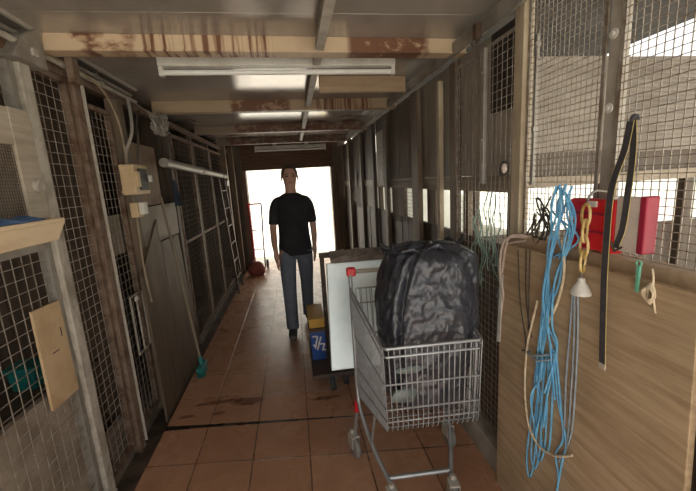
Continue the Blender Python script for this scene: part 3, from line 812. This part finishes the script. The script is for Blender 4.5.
for (x0, x1) in ((1.02, 1.05), (1.825, 1.87), (2.42, 2.49), (2.86, 2.93)):
    mb = MB(); mb.box(x0, x1, 1.895, 1.935, -.08, 1.39); mb.build('stud', 'plank', t)
mb = MB(); mb.box(1.02, 2.9, 1.93, 1.95, -.08, 1.12); mb.build('lower_board', 'plank', t)

# plywood board in the foreground
mb = MB(); mb.hexa([(.868, .572, -.02), (.888, .572, -.02), (.888, 1.385, -.02), (.868, 1.385, -.02)], [(.868, .622, 1.205), (.888, .622, 1.205), (.888, 1.385, 1.195), (.868, 1.385, 1.195)])
pb = mb.build('plywood_board', 'ply', origin=(.878, 1.0, 0), bevel=.002)
tag(pb, 'large tan plywood board covering the lower right wall', 'plywood sheet')
mb = MB(); mb.box(.875, .893, .25, .566, -.02, 1.19)
tag(mb.build('edge_board', 'curb', origin=(.885, .47, 0)), 'pale board beyond the near end of the plywood, at the right edge', 'board')

# ---- things hung on the right wall
RX = .862


def rope(name, strands, r, m, label, cat='rope', group=None, X=RX):
    """strands are lists of (Y, z) or (Y, z, X) along the wall"""
    mb = MB()
    for s in strands:
        pts = [((p[2] if len(p) > 2 else X), p[0], p[1]) for p in s]
        mb.tube(smooth_path(pts, 5), r, 6)
    p = strands[0][0]
    return tag(mb.build(name, m, origin=((p[2] if len(p) > 2 else X), p[0], p[1]), smooth=True), label, cat, group)


random.seed(21)
core = [(1.026, 1.443), (1.045, 1.35), (1.07, 1.221), (1.085, 1.072), (1.09, .915), (1.105, .751), (1.108, .626), (1.10, .494)]
core2 = [(1.009, 1.43), (.985, 1.351), (1.0, 1.27), (1.04, 1.127), (1.05, .977), (1.035, .876), (1.04, .68), (1.045, .55)]
st = []
for k in range(9):
    src = core if k % 2 == 0 else core2
    n = len(src) - (k % 3)
    st.append([(y + random.uniform(-.022, .022), z + random.uniform(-.012, .012), RX - random.uniform(-.002, .018)) for (y, z) in src[:n]])
# loops at the lower ends
for k in range(4):
    y = 1.05 + .025 * k; z0 = .62 - .03 * k
    st.append([(y, z0 + .25), (y + .02, z0), (y + .035, z0 - .12 - .03 * k), (y + .01, z0 - .18 - .03 * k), (y - .015, z0 - .1), (y - .01, z0 + .25)])
st.append([(1.04, .867), (1.009, .692), (.962, .569), (.975, .463), (1.0, .25)])
st.append([(1.03, .867), (.99, .66), (.975, .56), (1.005, .48), (.985, .38), (1.01, .22)])
for (a, b) in ((1.03, 1.0), (1.055, .96), (1.0, 1.05)):
    st.append([(a, 1.44), (a + .03, 1.36), (b, 1.28), (a + .01, 1.2)])
rope('rope_hank', st, .0033, 'bluerope', 'long hank of bright blue rope hanging on the right wall')
tg = rope('tie_cord', [[(1.188, .794), (1.12, .808, RX - .024), (1.039, .853)], [(1.17, .80), (1.10, .80, RX - .024), (1.03, .84)]], .0035, 'greycord', 'pale tie knotted round the blue rope hank', 'cord')
rope('cream_rope', [[(1.022, 1.265), (1.006, 1.167), (1.025, 1.058), (1.066, .962)], [(1.127, 1.023), (1.154, .914), (1.177, .8), (1.179, .624), (1.147, .489), (1.086, .448), (1.003, .474), (.925, .542)]], .0042, 'palerope', 'thin cream rope curling round the blue rope hank', 'rope', X=RX - .006)
rope('grey_cord', [[(.972, 1.109), (.974, .971), (.978, .788), (.974, .599), (.995, .5)], [(.952, 1.109), (.942, .985), (.937, .812), (.94, .625), (.965, .52)], [(.965, 1.1), (.955, .95), (.953, .75), (.958, .56), (.99, .46)]], .0028, 'greycord', 'blue-grey cords hanging straight below the white cone', 'cord')
rope('dark_cord', [[(1.259, 1.187), (1.236, .986), (1.19, .815), (1.215, .78)], [(1.187, 1.2), (1.185, 1.05), (1.181, .882)], [(1.21, 1.2), (1.20, 1.0), (1.16, .86)]], .0025, 'darkcord', 'thin dark cords dangling over the upper left of the plywood', 'cord')
rope('pink_rope', [[(1.261, 1.235, .90), (1.339, 1.215, .855), (1.371, 1.077, .855), (1.352, .97), (1.371, .9)], [(1.25, 1.24, .90), (1.32, 1.23), (1.36, 1.1), (1.375, .98)], [(1.27, 1.22, .90), (1.36, 1.18), (1.38, 1.06), (1.36, .93), (1.375, .86)]], .005, 'pinkcord', 'faded pink rope over the left top corner of the plywood', 'rope')
mb = MB(); mb.hexa([(.855, 1.36, .75), (.859, 1.36, .75), (.859, 1.385, .74), (.855, 1.385, .74)], [(.857, 1.352, 1.06), (.861, 1.352, 1.06), (.861, 1.372, 1.06), (.857, 1.372, 1.06)])
tag(mb.build('tape_strip', 'white', origin=(.858, 1.37, 1.06)), 'white strip hanging down the left edge of the plywood', 'tape')
st = []
random.seed(4)
for k in range(9):
    y = 1.47 + .028 * k; z0 = random.uniform(1.28, 1.42); z1 = random.uniform(.9, 1.1)
    st.append([(y + random.uniform(-.018, .018), z0 + (z1 - z0) * q / 6, .915 - random.uniform(0, .02)) for q in range(7)])
st.append([(1.66, 1.33), (1.62, 1.2), (1.60, 1.12), (1.55, 1.08), (1.50, 1.02), (1.45, 1.0)])
st.append([(1.72, 1.28), (1.66, 1.16), (1.58, 1.1), (1.52, 1.06), (1.44, 1.08)])
rope('green_cord', st, .003, 'greencord', 'faded green cords hanging in the mesh behind the bin bag', 'cord', X=.915)
st = []
random.seed(9)
for k in range(7):
    cy, cz = 1.19 + random.uniform(-.04, .04), 1.31 + random.uniform(-.05, .05); a = random.random() * 6
    st.append([(cy + .045 * math.cos(a + q * .8) * random.uniform(.7, 1.1), cz + .06 * math.sin(a + q * .8 + k), .917 - .002 * q) for q in range(8)])
st.append([(1.15, 1.4), (1.19, 1.33), (1.22, 1.24), (1.24, 1.15), (1.225, 1.0)])
rope('wire_tangle', st, .003, 'darkcord', 'dark green-grey tangle of wire on the mesh left of the blue rope', 'wire', X=.91)

# yellow chain with white cone
t = thing('plastic_chain', 'yellow plastic chain hanging on the mesh left of the red case', 'chain', (.86, .935, 1.40))
for k in range(4):
    zc = 1.355 - k * .047; tw = (k % 2)
    mb = MB(); pts = []
    for q in range(16):
        a = 2 * PI * q / 16
        u = .021 * math.cos(a); w = .034 * math.sin(a)
        pts.append((.855 + (u * .85 if tw else u * .25), .932 + (u * .5 if tw else u), zc + w))
    mb.tube(pts, .0042, 8, closed=True); mb.build('link', 'goldrope', t, smooth=True)
mb = MB(); mb.tube(smooth_path([(.925, .932, 1.42), (.88, .932, 1.425), (.855, .932, 1.40)]), .004, 6); mb.build('hook', 'galv', t)
t = thing('cone_fitting', 'white cone-shaped fitting hanging below the yellow chain', 'fitting', (.845, .945, 1.10))
mb = MB(); mb.lathe([(.028, 0), (.029, .005), (.026, .012), (.017, .03), (.011, .038), (.009, .05), (.004, .052)], (.836, .912, 1.118), (0, 0, 1), 24); mb.build('cone', 'white', t, smooth=True)
mb = MB(); mb.tube([(.836, .912, 1.168), (.85, .93, 1.185)], .003, 6); mb.build('loop', 'galv', t)

# webbing strap, two tails
t = thing('webbing_strap', 'charcoal webbing strap with yellow edges hanging in front of the red case', 'strap', (.87, .82, 1.61))


def ribbon(pts, w, th):
    """flat webbing: pts (X, Y, z), wide along Y"""
    mb = MB(); P_ = smooth_path(pts, 6)
    for a, b in zip(P_, P_[1:]):
        mb.hexa([(a.x - th, a.y - w / 2, a.z), (a.x, a.y - w / 2, a.z), (a.x, a.y + w / 2, a.z), (a.x - th, a.y + w / 2, a.z)],
                [(b.x - th, b.y - w / 2, b.z), (b.x, b.y - w / 2, b.z), (b.x, b.y + w / 2, b.z), (b.x - th, b.y + w / 2, b.z)])
    return mb


def edges(pts, w, th):
    mb = MB()
    for s in (-1, 1):
        mb.tube([(p.x - th / 2, p.y + s * w / 2, p.z) for p in smooth_path(pts, 6)], .0014, 5)
    return mb


A = [(.915, .868, 1.612), (.903, .868, 1.535), (.862, .858, 1.43), (.853, .852, 1.264), (.848, .842, 1.121), (.846, .828, .93)]
B = [(.917, .862, 1.612), (.906, .845, 1.53), (.866, .812, 1.42), (.862, .815, 1.33), (.86, .83, 1.275)]
ribbon(A, .020, .0025).build('long_tail', 'strap', t); edges(A, .020, .0025).build('long_tail_edging', 'strapedge', t)
ribbon(B, .018, .0025).build('short_tail', 'strap', t); edges(B, .018, .0025).build('short_tail_edging', 'strapedge', t)
mb = MB(); mb.tube(smooth_path([(.932, .865, 1.612), (.928, .865, 1.622), (.918, .865, 1.622), (.914, .865, 1.608)]), .006, 8); mb.build('loop', 'strap', t, smooth=True)
mb = MB(); mb.hexa([(.843, .818, .917), (.8475, .818, .917), (.8475, .837, .917), (.843, .837, .917)], [(.8435, .818, .934), (.848, .818, .934), (.848, .839, .934), (.8435, .839, .934)]); mb.build('end_tip', 'label', t)
mb = MB(); mb.tube([(.858, .845, 1.29), (.856, .83, 1.265), (.857, .81, 1.28)], .0035, 6); mb.build('hook', 'darksteel', t)

# red case hung on the mesh
t = thing('red_case', 'shiny red plastic case with pale label hung on the right mesh', 'case', (.905, .92, 1.245))
mb = MB(); mb.box(.885, .925, .865, 1.035, 1.245, 1.40); mb.build('case_body', 'redplastic', t, bevel=.008)
mb = MB(); mb.box(.888, .925, .795, .865, 1.26, 1.41); mb.build('label_panel', 'label', t, bevel=.003)
mb = MB(); mb.box(.884, .925, .776, .795, 1.262, 1.414); mb.build('end_strip', 'crimson', t, bevel=.004)
mb = MB(); mb.box(.880, .885, .88, 1.02, 1.30, 1.306); mb.box(.880, .885, .88, 1.02, 1.355, 1.361); mb.build('rib', 'crimson', t)
mb = MB(); mb.box(.878, .885, .925, .955, 1.378, 1.395); mb.build('clasp', 'white', t)
# mint clip and small knot
t = thing('cord_clip', 'mint green plastic clip hanging below the red case', 'clip', (.862, .762, 1.25))
mb = MB(); mb.hexa([(.858, .757, 1.17), (.864, .757, 1.17), (.864, .763, 1.17), (.858, .763, 1.17)], [(.857, .755, 1.24), (.863, .755, 1.24), (.863, .764, 1.24), (.857, .764, 1.24)]); mb.build('blade', 'mint', t)
mb = MB(); mb.tube([(.86, .76 + .007 * math.cos(q * PI / 6), 1.246 + .007 * math.sin(q * PI / 6)) for q in range(12)], .002, 6, closed=True); mb.build('eye', 'mint', t)
st = []
for k in range(5):
    a = k * .5
    st.append([(.722 + (.011 + .002 * k) * math.cos(q * .9 + a) * (1 if k % 2 else .7), 1.178 + (.027 - .003 * k) * math.sin(q * .9 + a), RX - .004 - .002 * k) for q in range(8)])
st.append([(.727, 1.24), (.722, 1.22), (.72, 1.19), (.712, 1.145), (.708, 1.13)])
rope('knotted_rope', st, .0023, 'palerope', 'small coil of tan rope knotted below the red case at right')
# bright bolt plates on the near grey post
for z, lb in ((1.86, 'small bright washer high on the nearest right post'), (1.66, 'small bright washer lower on the nearest right post')):
    mb = MB(); mb.lathe([(.014, 0), (.014, .003), (.007, .004), (.006, .009), (.001, .01)], (.929, .955, z), (-1, 0, 0), 14)
    tag(mb.build('washer', 'white', origin=(.93, .955, z), smooth=True), lb, 'washer', 'washers on the near post')
# dark little object on the rail + white cup
t = thing('lamp_socket', 'small dark fitting with white cap on the rail left of the cream post', 'fitting', (.93, 1.46, 1.476))
mb = MB(); mb.lathe([(.022, 0), (.024, .01), (.02, .05), (.012, .065), (.001, .066)], (.93, 1.47, 1.476), (0, 0, 1), 14); mb.build('body', 'darkcord', t, smooth=True)
mb = MB(); mb.ball((.915, 1.45, 1.51), (.012, .014, .022), 12); mb.build('cap', 'label', t, smooth=True)

# ================================================================== SHOPPING CART
cart = thing('shopping_cart', 'grey wire shopping cart carrying a black bin bag', 'shopping cart', (.475, 1.45, 0), math.radians(-3))
cart['_local'] = 1
# outline at (front, rear): y, half width, z
Fy, Ry = -.30, .24


def rim(s, t):      # s in -1..1 across, t 0 front .. 1 rear, top edge
    return Vector((s * (.188 + .055 * t), Fy + (Ry - Fy) * t, .89 + .07 * t))


def bot(s, t):
    return Vector((s * (.178 + .05 * t), Fy + .005 + (Ry - Fy - .035) * t, .545 - .175 * t))


def wall(s, t, h): return rim(s, t).lerp(bot(s, t), h)


w = MB()
NV = 18
for k in range(NV + 1):                                        # front wires, curling under the floor
    s = -1 + 2 * k / NV
    w.tube([wall(s, 0, 0), wall(s, 0, .5), wall(s, 0, .94), bot(s, 0) + Vector((0, .012, -.004)), bot(s, .25), bot(s, .6), bot(s, 1)], .0022, 5)
    w.tube([wall(s, 1, 0) + Vector((0, 0, 0)), wall(s, 1, 1)], .0022, 5)
for s in (-1, 1):
    for k in range(1, 26):
        t_ = k / 26
        w.tube([wall(s, t_, 0), wall(s, t_, 1)], .0022, 5)
for h in (.42, .72, .87):
    for s in (-1, 1): w.tube([wall(s, 0, h), wall(s, 1, h)], .0028, 6)
    w.tube([wall(-1, 0, h), wall(1, 0, h)], .0034, 6); w.tube([wall(-1, 1, h), wall(1, 1, h)], .0028, 6)
for t_ in (.1, .3, .5, .7, .9): w.tube([bot(-1, t_), bot(1, t_)], .0026, 6)
w.build('basket_wire', 'cartwire', cart, smooth=True)
r_ = MB()
for dz, rr in ((0, .0062), (-.033, .0045)):
    off = Vector((0, 0, dz))
    r_.tube([rim(-1, 1) + off, rim(-1, 0) + off + Vector((0, .012, 0)), rim(-1, 0) + off + Vector((.012, 0, 0)), rim(1, 0) + off - Vector((.012, 0, 0)), rim(1, 0) + off + Vector((0, .012, 0)), rim(1, 1) + off], rr, 8)
r_.build('basket_rim', 'chrome', cart, smooth=True)
f = MB()
for s in (-1, 1):
    f.tube(smooth_path([(s * .232, .30, 1.03), (s * .236, .27, .96), (s * .238, .225, .6), (s * .238, .215, .40), (s * .228, .16, .30), (s * .19, .02, .20), (s * .145, -.10, .135), (s * .142, -.14, .12)], 6), .0105, 10)
    f.tube([(s * .238, .22, .36), (s * .262, .24, .13)], .010, 8)
    f.tube([(s * .2, .05, .215), (s * .17, .0, .50)], .006, 8)
f.tube([(-.148, -.085, .14), (.148, -.085, .14)], .011, 10); f.tube([(-.238, .225, .40), (.238, .225, .40)], .010, 10)
f.build('chassis', 'chrome', cart, smooth=True)
h_ = MB(); h_.tube([(-.21, .30, 1.03), (.21, .30, 1.03)], .012, 12); h_.build('handle', 'pvc', cart, smooth=True)
for s in (-1, 1):
    e = MB(); e.box(s * .228 - .024, s * .228 + .024, .278, .322, 1.008, 1.052); e.build('handle_cap', 'redplastic', cart, bevel=.008)
    g = MB(); g.tube([(s * .245, .228, .28), (s * .240, .222, .345)], .0165, 12); g.build('collar_ring', 'redplastic', cart, smooth=True)
c = MB()
for k in range(9): c.tube([(-.2 + .05 * k, .20, .97), (-.2 + .05 * k, .14, .76)], .0024, 5)
for z, y in ((.97, .20), (.90, .18), (.76, .14)): c.tube([(-.215, y, z), (.215, y, z)], .0035, 6)
c.build('child_seat', 'cartwire', cart, smooth=True)


def castor(x, y, a):
    ca = bpy.data.objects.new('castor', None); C.objects.link(ca); ca.parent = cart; ca.location = (x, y, 0); ca.rotation_euler = (0, 0, a); ca['_local'] = 1
    k = MB(); k.box(-.023, -.018, -.03, .028, .055, .125); k.box(.018, .023, -.03, .028, .055, .125); k.box(-.023, .023, -.03, .028, .118, .128); k.tube([(0, .012, .128), (0, .012, .15)], .013, 10)
    k.build('fork', 'greypost', ca, bevel=.003)
    k = MB(); k.lathe([(.012, -.014), (.05, -.014), (.058, -.008), (.06, 0), (.058, .008), (.05, .014), (.012, .014)], (0, -.012, .06), (1, 0, 0), 24); k.build('wheel', 'rubber', ca, smooth=True)


castor(-.272, .245, .35); castor(.262, .24, .2); castor(-.142, -.135, .1); castor(.142, -.135, -.1)

# ---- black bag in the cart
def bag():
    mb = MB(); n = 140; lv = 90; rings = []
    for j in range(lv + 1):
        t_ = j / lv
        z = .555 + .66 * t_
        # half sizes
        if z < .92: k = (z - .555) / .365; ax = .155 + .04 * k; ay = .165 + .025 * k
        else: k = (z - .92) / .30; ax = .195 + .012 * math.sin(PI * min(k, 1)) - .012 * k; ay = .19 - .025 * k
        if t_ > .93: q = (t_ - .93) / .07; sc = math.sqrt(max(0, 1 - q * q * .96)); ax *= sc; ay *= sc
        if t_ < .06: q = 1 - t_ / .06; sc = math.sqrt(max(0, 1 - q * q * .9)); ax *= sc; ay *= sc
        kt = max(0, min(1, (z - .98) / .2)); ax *= 1 - .13 * kt; ay *= 1 - .08 * kt
        cx = .495 + .012 * kt + .045 * max(0, (z - .72) / .5); cy = 1.37 + .035 * max(0, (z - .8) / .4)
        rings.append(len(mb.v))
        for i in range(n):
            a = 2 * PI * i / n
            ca, sa = math.cos(a), math.sin(a)
            e = .62
            x = math.copysign(abs(ca) ** e, ca); y = math.copysign(abs(sa) ** e, sa)
            # deep diagonal pleat on the camera-left side
            a0 = PI + .78 + .25 * (z - .9)
            fold = -.17 * math.exp(-((a - a0) / .10) ** 2) + .05 * math.exp(-((a - a0 - .25) / .16) ** 2)
            p = Vector((x * ax, y * ay, z))
            f1 = noise.noise(Vector((ca * 2.2, sa * 2.2, z * 7 + ca * 1.5))) * .05
            f2 = (1 - 2 * abs(noise.noise(Vector((ca * 4 + 7, sa * 4, z * 18 - 6 * ca))))) * .022 + (1 - 2 * abs(noise.noise(Vector((ca * 6 + 2, sa * 6, z * 26 + 9 * sa))))) * .008
            f3 = abs(noise.noise(Vector((ca * 3 - 3, sa * 3 + 5, z * 12 + 5 * sa)))) * -.05
            sc = 1 + fold + (f1 + f2 + f3) * 1.35
            zz = z + (.022 * noise.noise(Vector((x * 3, y * 3, 2.2))) + .012 * noise.noise(Vector((x * 8, y * 8, 4)))) * min(1, t_ * 1.2)
            mb.v.append(Vector((cx + p.x * sc, cy + p.y * sc, zz)))
    for j in range(lv):
        a, b = rings[j], rings[j + 1]
        for i in range(n): mb.f.append((a + i, a + (i + 1) % n, b + (i + 1) % n, b + i))
    mb.f.append(tuple(rings[0] + i for i in reversed(range(n)))); mb.f.append(tuple(rings[-1] + i for i in range(n)))
    t = thing('bin_bag', 'big crumpled black bin bag standing in the shopping cart', 'bin bag', (.5, 1.37, .6))
    o = mb.build('bag_body', 'bag', t)
    for p in o.data.polygons: p.use_smooth = True
    k = MB(); random.seed(2)
    # ruffled, knotted top edge
    for (cx, cy, rx, ry) in ((.50, 1.36, .15, .05), (.60, 1.44, .12, .06), (.44, 1.42, .09, .05)):
        m_ = 26; lo = []; hi = []
        for q in range(m_):
            a = 2 * PI * q / m_
            r1 = 1 + .2 * math.sin(q * 2.4) + random.uniform(-.08, .08)
            lo.append(Vector((cx + rx * .7 * math.cos(a), cy + ry * .7 * math.sin(a), 1.195)))
            hi.append(Vector((cx + rx * r1 * math.cos(a), cy + ry * r1 * math.sin(a), 1.205 + .02 * math.sin(q * 1.9) + random.uniform(-.012, .012))))
        for q in range(m_):
            k.quad(lo[q], lo[(q + 1) % m_], hi[(q + 1) % m_], hi[q])
    e = k.build('ruffled_neck', 'bag', t)
    sd = e.modifiers.new('solid', 'SOLIDIFY'); sd.thickness = .002
    for p in e.data.polygons: p.use_smooth = True


bag()
# pale plastic films in front of the bag, inside the basket
for (px, py, pz, sx, sy, sz, lb, sd_) in ((.385, 1.19, .78, .06, .012, .014, 'pale green plastic wrapper behind the cart front wires', 1), (.365, 1.20, .67, .05, .018, .03, 'clear crumpled plastic at the lower left of the cart basket', 2)):
    mb = MB(); mb.ball((0, 0, 0), (sx, sy, sz), 18)
    for v in mb.v:
        q = 1 + .5 * noise.noise(v * 40 + Vector((sd_ * 9, 0, 0)))
        v.x *= q; v.z *= q; v += Vector((px, py, pz))
    tag(mb.build('plastic_wrapper', 'clear', origin=(px, py, pz), smooth=False), lb, 'wrapper')

# ================================================================== TROLLEY BEHIND THE CART
t = thing('platform_trolley', 'dark platform trolley behind the shopping cart', 'trolley', (.35, 2.62, 0))
mb = MB(); mb.box(.03, .66, 2.29, 2.92, .135, .165); mb.build('platform', 'darksteel', t, bevel=.004)
for (x, y, a) in ((.17, 2.36, 0), (.27, 2.42, 0), (.6, 2.42, 0), (.12, 2.9, 0), (.6, 2.9, 0)):
    q = MB(); q.lathe([(.015, -.02), (.06, -.02), (.068, -.01), (.068, .01), (.06, .02), (.015, .02)], (x, y, .069), (1, 0, .12), 22); wq = q.build('wheel', 'blackrubber', t, smooth=True)
    k = MB(); k.box(x - .026, x - .022, y - .025, y + .025, .06, .137); k.box(x + .022, x + .026, y - .025, y + .025, .06, .137); k.tube([(x - .026, y, .069), (x + .026, y, .069)], .008, 8); k.build('fork', 'rubber', t)
for x in (.175, .64):
    mb = MB(); mb.bar((x, 2.64, .175), (x, 2.64, .93), .033); mb.build('upright', 'darksteel', t)
mb = MB(); mb.bar((.155, 2.64, .945), (.66, 2.64, .945), .036); mb.build('top_bar', 'darksteel', t)
t = thing('insulation_board', 'bright white insulation board leaning on the trolley behind the cart', 'board', (.38, 2.33, .175))
mb = MB(); mb.hexa([(.163, 2.30, .178), (.62, 2.29, .178), (.62, 2.33, .166), (.163, 2.34, .166)], [(.20, 2.53, .905), (.64, 2.52, .905), (.64, 2.56, .893), (.20, 2.57, .893)])
mb.build('board', 'board', t, bevel=.006)
mb = MB(); mb.box(.25, .62, 2.50, 2.61, .908, .918)
for q in range(7): mb.hexa([(.23 + q * .056, 2.505, .909), (.286 + q * .056, 2.505, .909), (.286 + q * .056, 2.618, .95), (.23 + q * .056, 2.618, .95)], [(.23 + q * .056, 2.51, .935 + .012 * (q % 3)), (.286 + q * .056, 2.51, .935 + .012 * ((q + 1) % 3)), (.286 + q * .056, 2.612, .98 + .01 * (q % 2)), (.23 + q * .056, 2.612, .98)])
tag(mb.build('sacking', 'cloth', origin=(.43, 2.56, .909), bevel=.004), 'grey-brown sacking draped on top of the white insulation board', 'sacking')
# blue crate with white marking
t = thing('plastic_crate', 'blue crate with white markings on the trolley left of the insulation board', 'crate', (.10, 2.62, .167))
mb = MB(); mb.hexa([(.045, 2.50, .167), (.148, 2.50, .167), (.148, 2.84, .167), (.045, 2.84, .167)], [(.037, 2.49, .40), (.152, 2.49, .40), (.152, 2.85, .40), (.037, 2.85, .40)])
mb.build('crate_body', 'bluecrate', t, bevel=.006)
mb = MB(); mb.box(.03, .155, 2.48, 2.86, .40, .425); mb.build('rim', 'darksteel', t, bevel=.004)
mb = MB()
def strk(a, b, wd=.011):
    mb.bar((a[0] - .008, 2.494 + (.30 - a[1]) * .04, a[1]), (b[0] - .008, 2.494 + (.30 - b[1]) * .04, b[1]), wd, .003, up=(0, 1, 0))
strk((.062, .365), (.10, .365)); strk((.10, .365), (.076, .27)); strk((.125, .36), (.092, .255)); strk((.115, .30), (.15, .30)); strk((.15, .30), (.13, .25)); strk((.13, .25), (.155, .25)); strk((.064, .30), (.085, .28))
mb.build('marking', 'white', t)
t = thing('storage_box', 'flat yellow box on top of the blue crate', 'box', (.10, 2.66, .426))
mb = MB(); mb.box(.035, .152, 2.50, 2.83, .426, .485); mb.build('box_body', 'yellow', t, bevel=.006)
mb = MB(); mb.box(.03, .155, 2.495, 2.835, .485, .50); mb.build('lid', 'yellow', t, bevel=.004)

# ================================================================== PERSON
def skin(name, chains, m, parent, root=None, sub=2, origin=(0, 0, 0)):
    """chains: lists of (x, y, z, rx[, ry]); equal first points join chains"""
    bm = bmesh.new(); lay = bm.verts.layers.skin.verify(); seen = {}

    def vert(p):
        key = tuple(round(q, 4) for q in p[:3])
        if key not in seen:
            v = bm.verts.new(Vector(p[:3]) - Vector(origin)); v[lay].radius = (p[3], p[4] if len(p) > 4 else p[3]); seen[key] = v
        return seen[key]
    for ch in chains:
        prev = None
        for p in ch:
            v = vert(p)
            if prev is not None and prev is not v and not bm.edges.get((prev, v)): bm.edges.new((prev, v))
            prev = v
    bm.verts.ensure_lookup_table()
    key = tuple(round(q, 4) for q in (root or chains[0][0])[:3])
    seen[key][lay].use_root = True
    me = bpy.data.meshes.new(name); bm.to_mesh(me); bm.free()
    me.materials.append(M_[m])
    o = bpy.data.objects.new(name, me); C.objects.link(o); o.parent = parent
    md = o.modifiers.new('skin', 'SKIN'); md.use_smooth_shade = True
    sb = o.modifiers.new('sub', 'SUBSURF'); sb.levels = sub; sb.render_levels = sub
    return o


per = thing('person', 'person in a black T-shirt and grey-blue trousers walking down the corridor', 'person', (-.02, 3.55, 0), math.radians(4))
per['_local'] = 1
pel = (0, 0, .90, .135, .10)
# local frame: facing -Y; +X is the person's left hand side seen by the camera at right
tor = [pel, (0, 0, 1.02, .125, .095), (0, .005, 1.16, .135, .10), (0, .01, 1.29, .14, .10), (0, .01, 1.375, .075, .065), (0, .0, 1.435, .052, .055), (0, -.015, 1.49, .060, .065), (0, -.02, 1.55, .074, .088), (0, -.01, 1.61, .070, .084), (0, -.005, 1.655, .042, .05)]
ch = [tor]
for s, sw in ((-1, .05), (1, -.05)):
    ch.append([(0, .01, 1.29, .14, .10), (s * .12, .01, 1.325, .050), (s * .162, .01, 1.30, .046), (s * .186, .02 - sw * .4, 1.19, .041), (s * .202, .02 - sw * .8, 1.075, .036), (s * .205, -.03 - sw * 1.8, .95, .033), (s * .198, -.07 - sw * 2.2, .86, .024), (s * .195, -.085 - sw * 2.4, .80, .026, .034)])
    hy = -.085 - sw * 2.4
    for q, (dx, ln) in enumerate(((-.024, .062), (-.008, .072), (.008, .068), (.024, .052))):
        ch.append([(s * .195, hy, .80, .026, .034), (s * .195, hy + dx * 1.0 - .004, .765, .010), (s * .192, hy + dx * 1.1 - .006, .765 - ln * .55, .0085), (s * .182, hy + dx * 1.1 - .004, .765 - ln, .0075)])
    ch.append([(s * .195, hy, .80, .026, .034), (s * .186, hy - .036, .785, .010), (s * .180, hy - .048, .75, .0085), (s * .175, hy - .046, .73, .0075)])
    fy = -sw * 3.4
    ch.append([pel, (s * .095, 0, .84, .092), (s * .10, fy * .45, .66, .075), (s * .10, fy * .8, .48, .055), (s * .10, fy * .95 + .03, .34, .052), (s * .10, fy + .05, .10, .036), (s * .10, fy + .045, .055, .036), (s * .11, fy - .04, .04, .036, .032), (s * .115, fy - .12, .033, .034, .026)])
skin('body', ch, 'skin', per, pel)
# clothes: lofted round the body
def loft(mb, rings, n=20):
    """rings: (cx, cy, cz, rx, ry) horizontal ellipses"""
    st_ = []
    for (cx, cy, cz, rx, ry) in rings:
        st_.append(len(mb.v))
        for q in range(n):
            a = 2 * PI * q / n
            mb.v.append(Vector((cx + rx * math.cos(a), cy + ry * math.sin(a), cz)))
    for a, b in zip(st_, st_[1:]):
        for q in range(n): mb.f.append((a + q, a + (q + 1) % n, b + (q + 1) % n, b + q))
    mb.f.append(tuple(st_[0] + q for q in reversed(range(n)))); mb.f.append(tuple(st_[-1] + q for q in range(n)))


sm = MB()
loft(sm, [(0, 0, .80, .168, .125), (0, 0, .88, .166, .125), (0, 0, .97, .155, .118), (0, .004, 1.06, .150, .116), (0, .006, 1.16, .156, .120), (0, .01, 1.26, .164, .122), (0, .01, 1.33, .166, .108), (0, .01, 1.365, .140, .088), (0, .01, 1.385, .105, .078), (0, .008, 1.405, .070, .068)])
for s, sw in ((-1, .05), (1, -.05)):
    sm.tube(smooth_path([(s * .10, .01, 1.328), (s * .145, .01, 1.312), (s * .176, .015 - sw * .3, 1.24), (s * .195, .02 - sw * .6, 1.11)], 5), .06, 14, rs=[.053 - .0004 * q for q in range(16)])
o = sm.build('t_shirt', 'shirt', per, smooth=True)
tm = MB()
loft(tm, [(0, 0, .99, .148, .112), (0, 0, .92, .160, .120), (0, 0, .84, .166, .122), (0, 0, .78, .160, .115), (0, 0, .755, .12, .09)])
for s, sw in ((-1, .05), (1, -.05)):
    fy = -sw * 3.4
    loft(tm, [(s * .082, 0, .84, .085, .100), (s * .086, fy * .2, .76, .084, .098), (s * .095, fy * .45, .64, .078, .088), (s * .10, fy * .8, .48, .068, .074), (s * .10, fy * .95 + .03, .34, .064, .070), (s * .10, fy + .045, .18, .061, .066), (s * .10, fy + .045, .07, .062, .070)])
tm.build('trousers', 'trouser', per, smooth=True)
for s, sw in ((-1, .05), (1, -.05)):
    fy = -sw * 3.4
    skin('shoe', [[(s * .10, fy + .075, .048, .044), (s * .10, fy + .03, .052, .046), (s * .11, fy - .05, .044, .048, .042), (s * .115, fy - .12, .037, .044, .035), (s * .117, fy - .155, .034, .03, .028)]], 'shoe', per)
# hair, face
hb = MB(); hb.ball((0, .004, 1.592), (.080, .096, .082), 28)
keep = [v.copy() for v in hb.v]
for v in hb.v:
    if v.y < -.045 and v.z < 1.635: v.y = -.045 + (v.y + .045) * .25
    if v.z < 1.53: v.z = 1.53 + (v.z - 1.53) * .3
hb.build('hair', 'hair', per, smooth=True)
for s in (-1, 1):
    e = MB(); e.ball((s * .030, -.092, 1.565), (.011, .008, .007), 10); e.build('eye', 'eye', per, smooth=True)
    e = MB(); e.ball((s * .079, -.008, 1.548), (.008, .018, .030), 10); e.build('ear', 'skin', per, smooth=True)
    e = MB(); e.bar((s * .016, -.100, 1.584), (s * .046, -.092, 1.585), .006, .006); e.build('eyebrow', 'hair', per)
e = MB(); e.hexa([(-.016, -.098, 1.528), (.016, -.098, 1.528), (.010, -.086, 1.526), (-.010, -.086, 1.526)], [(-.006, -.094, 1.57), (.006, -.094, 1.57), (.006, -.086, 1.57), (-.006, -.086, 1.57)])
for v in e.v:
    if v.z < 1.54 and v.y < -.09: v.y -= .020
e.build('nose', 'skin', per, bevel=.003)
e = MB(); e.ball((0, -.088, 1.505), (.022, .010, .006), 12); e.build('mouth', 'lip', per, smooth=True)

for o in bpy.data.objects:
    if '_local' in o: del o['_local']
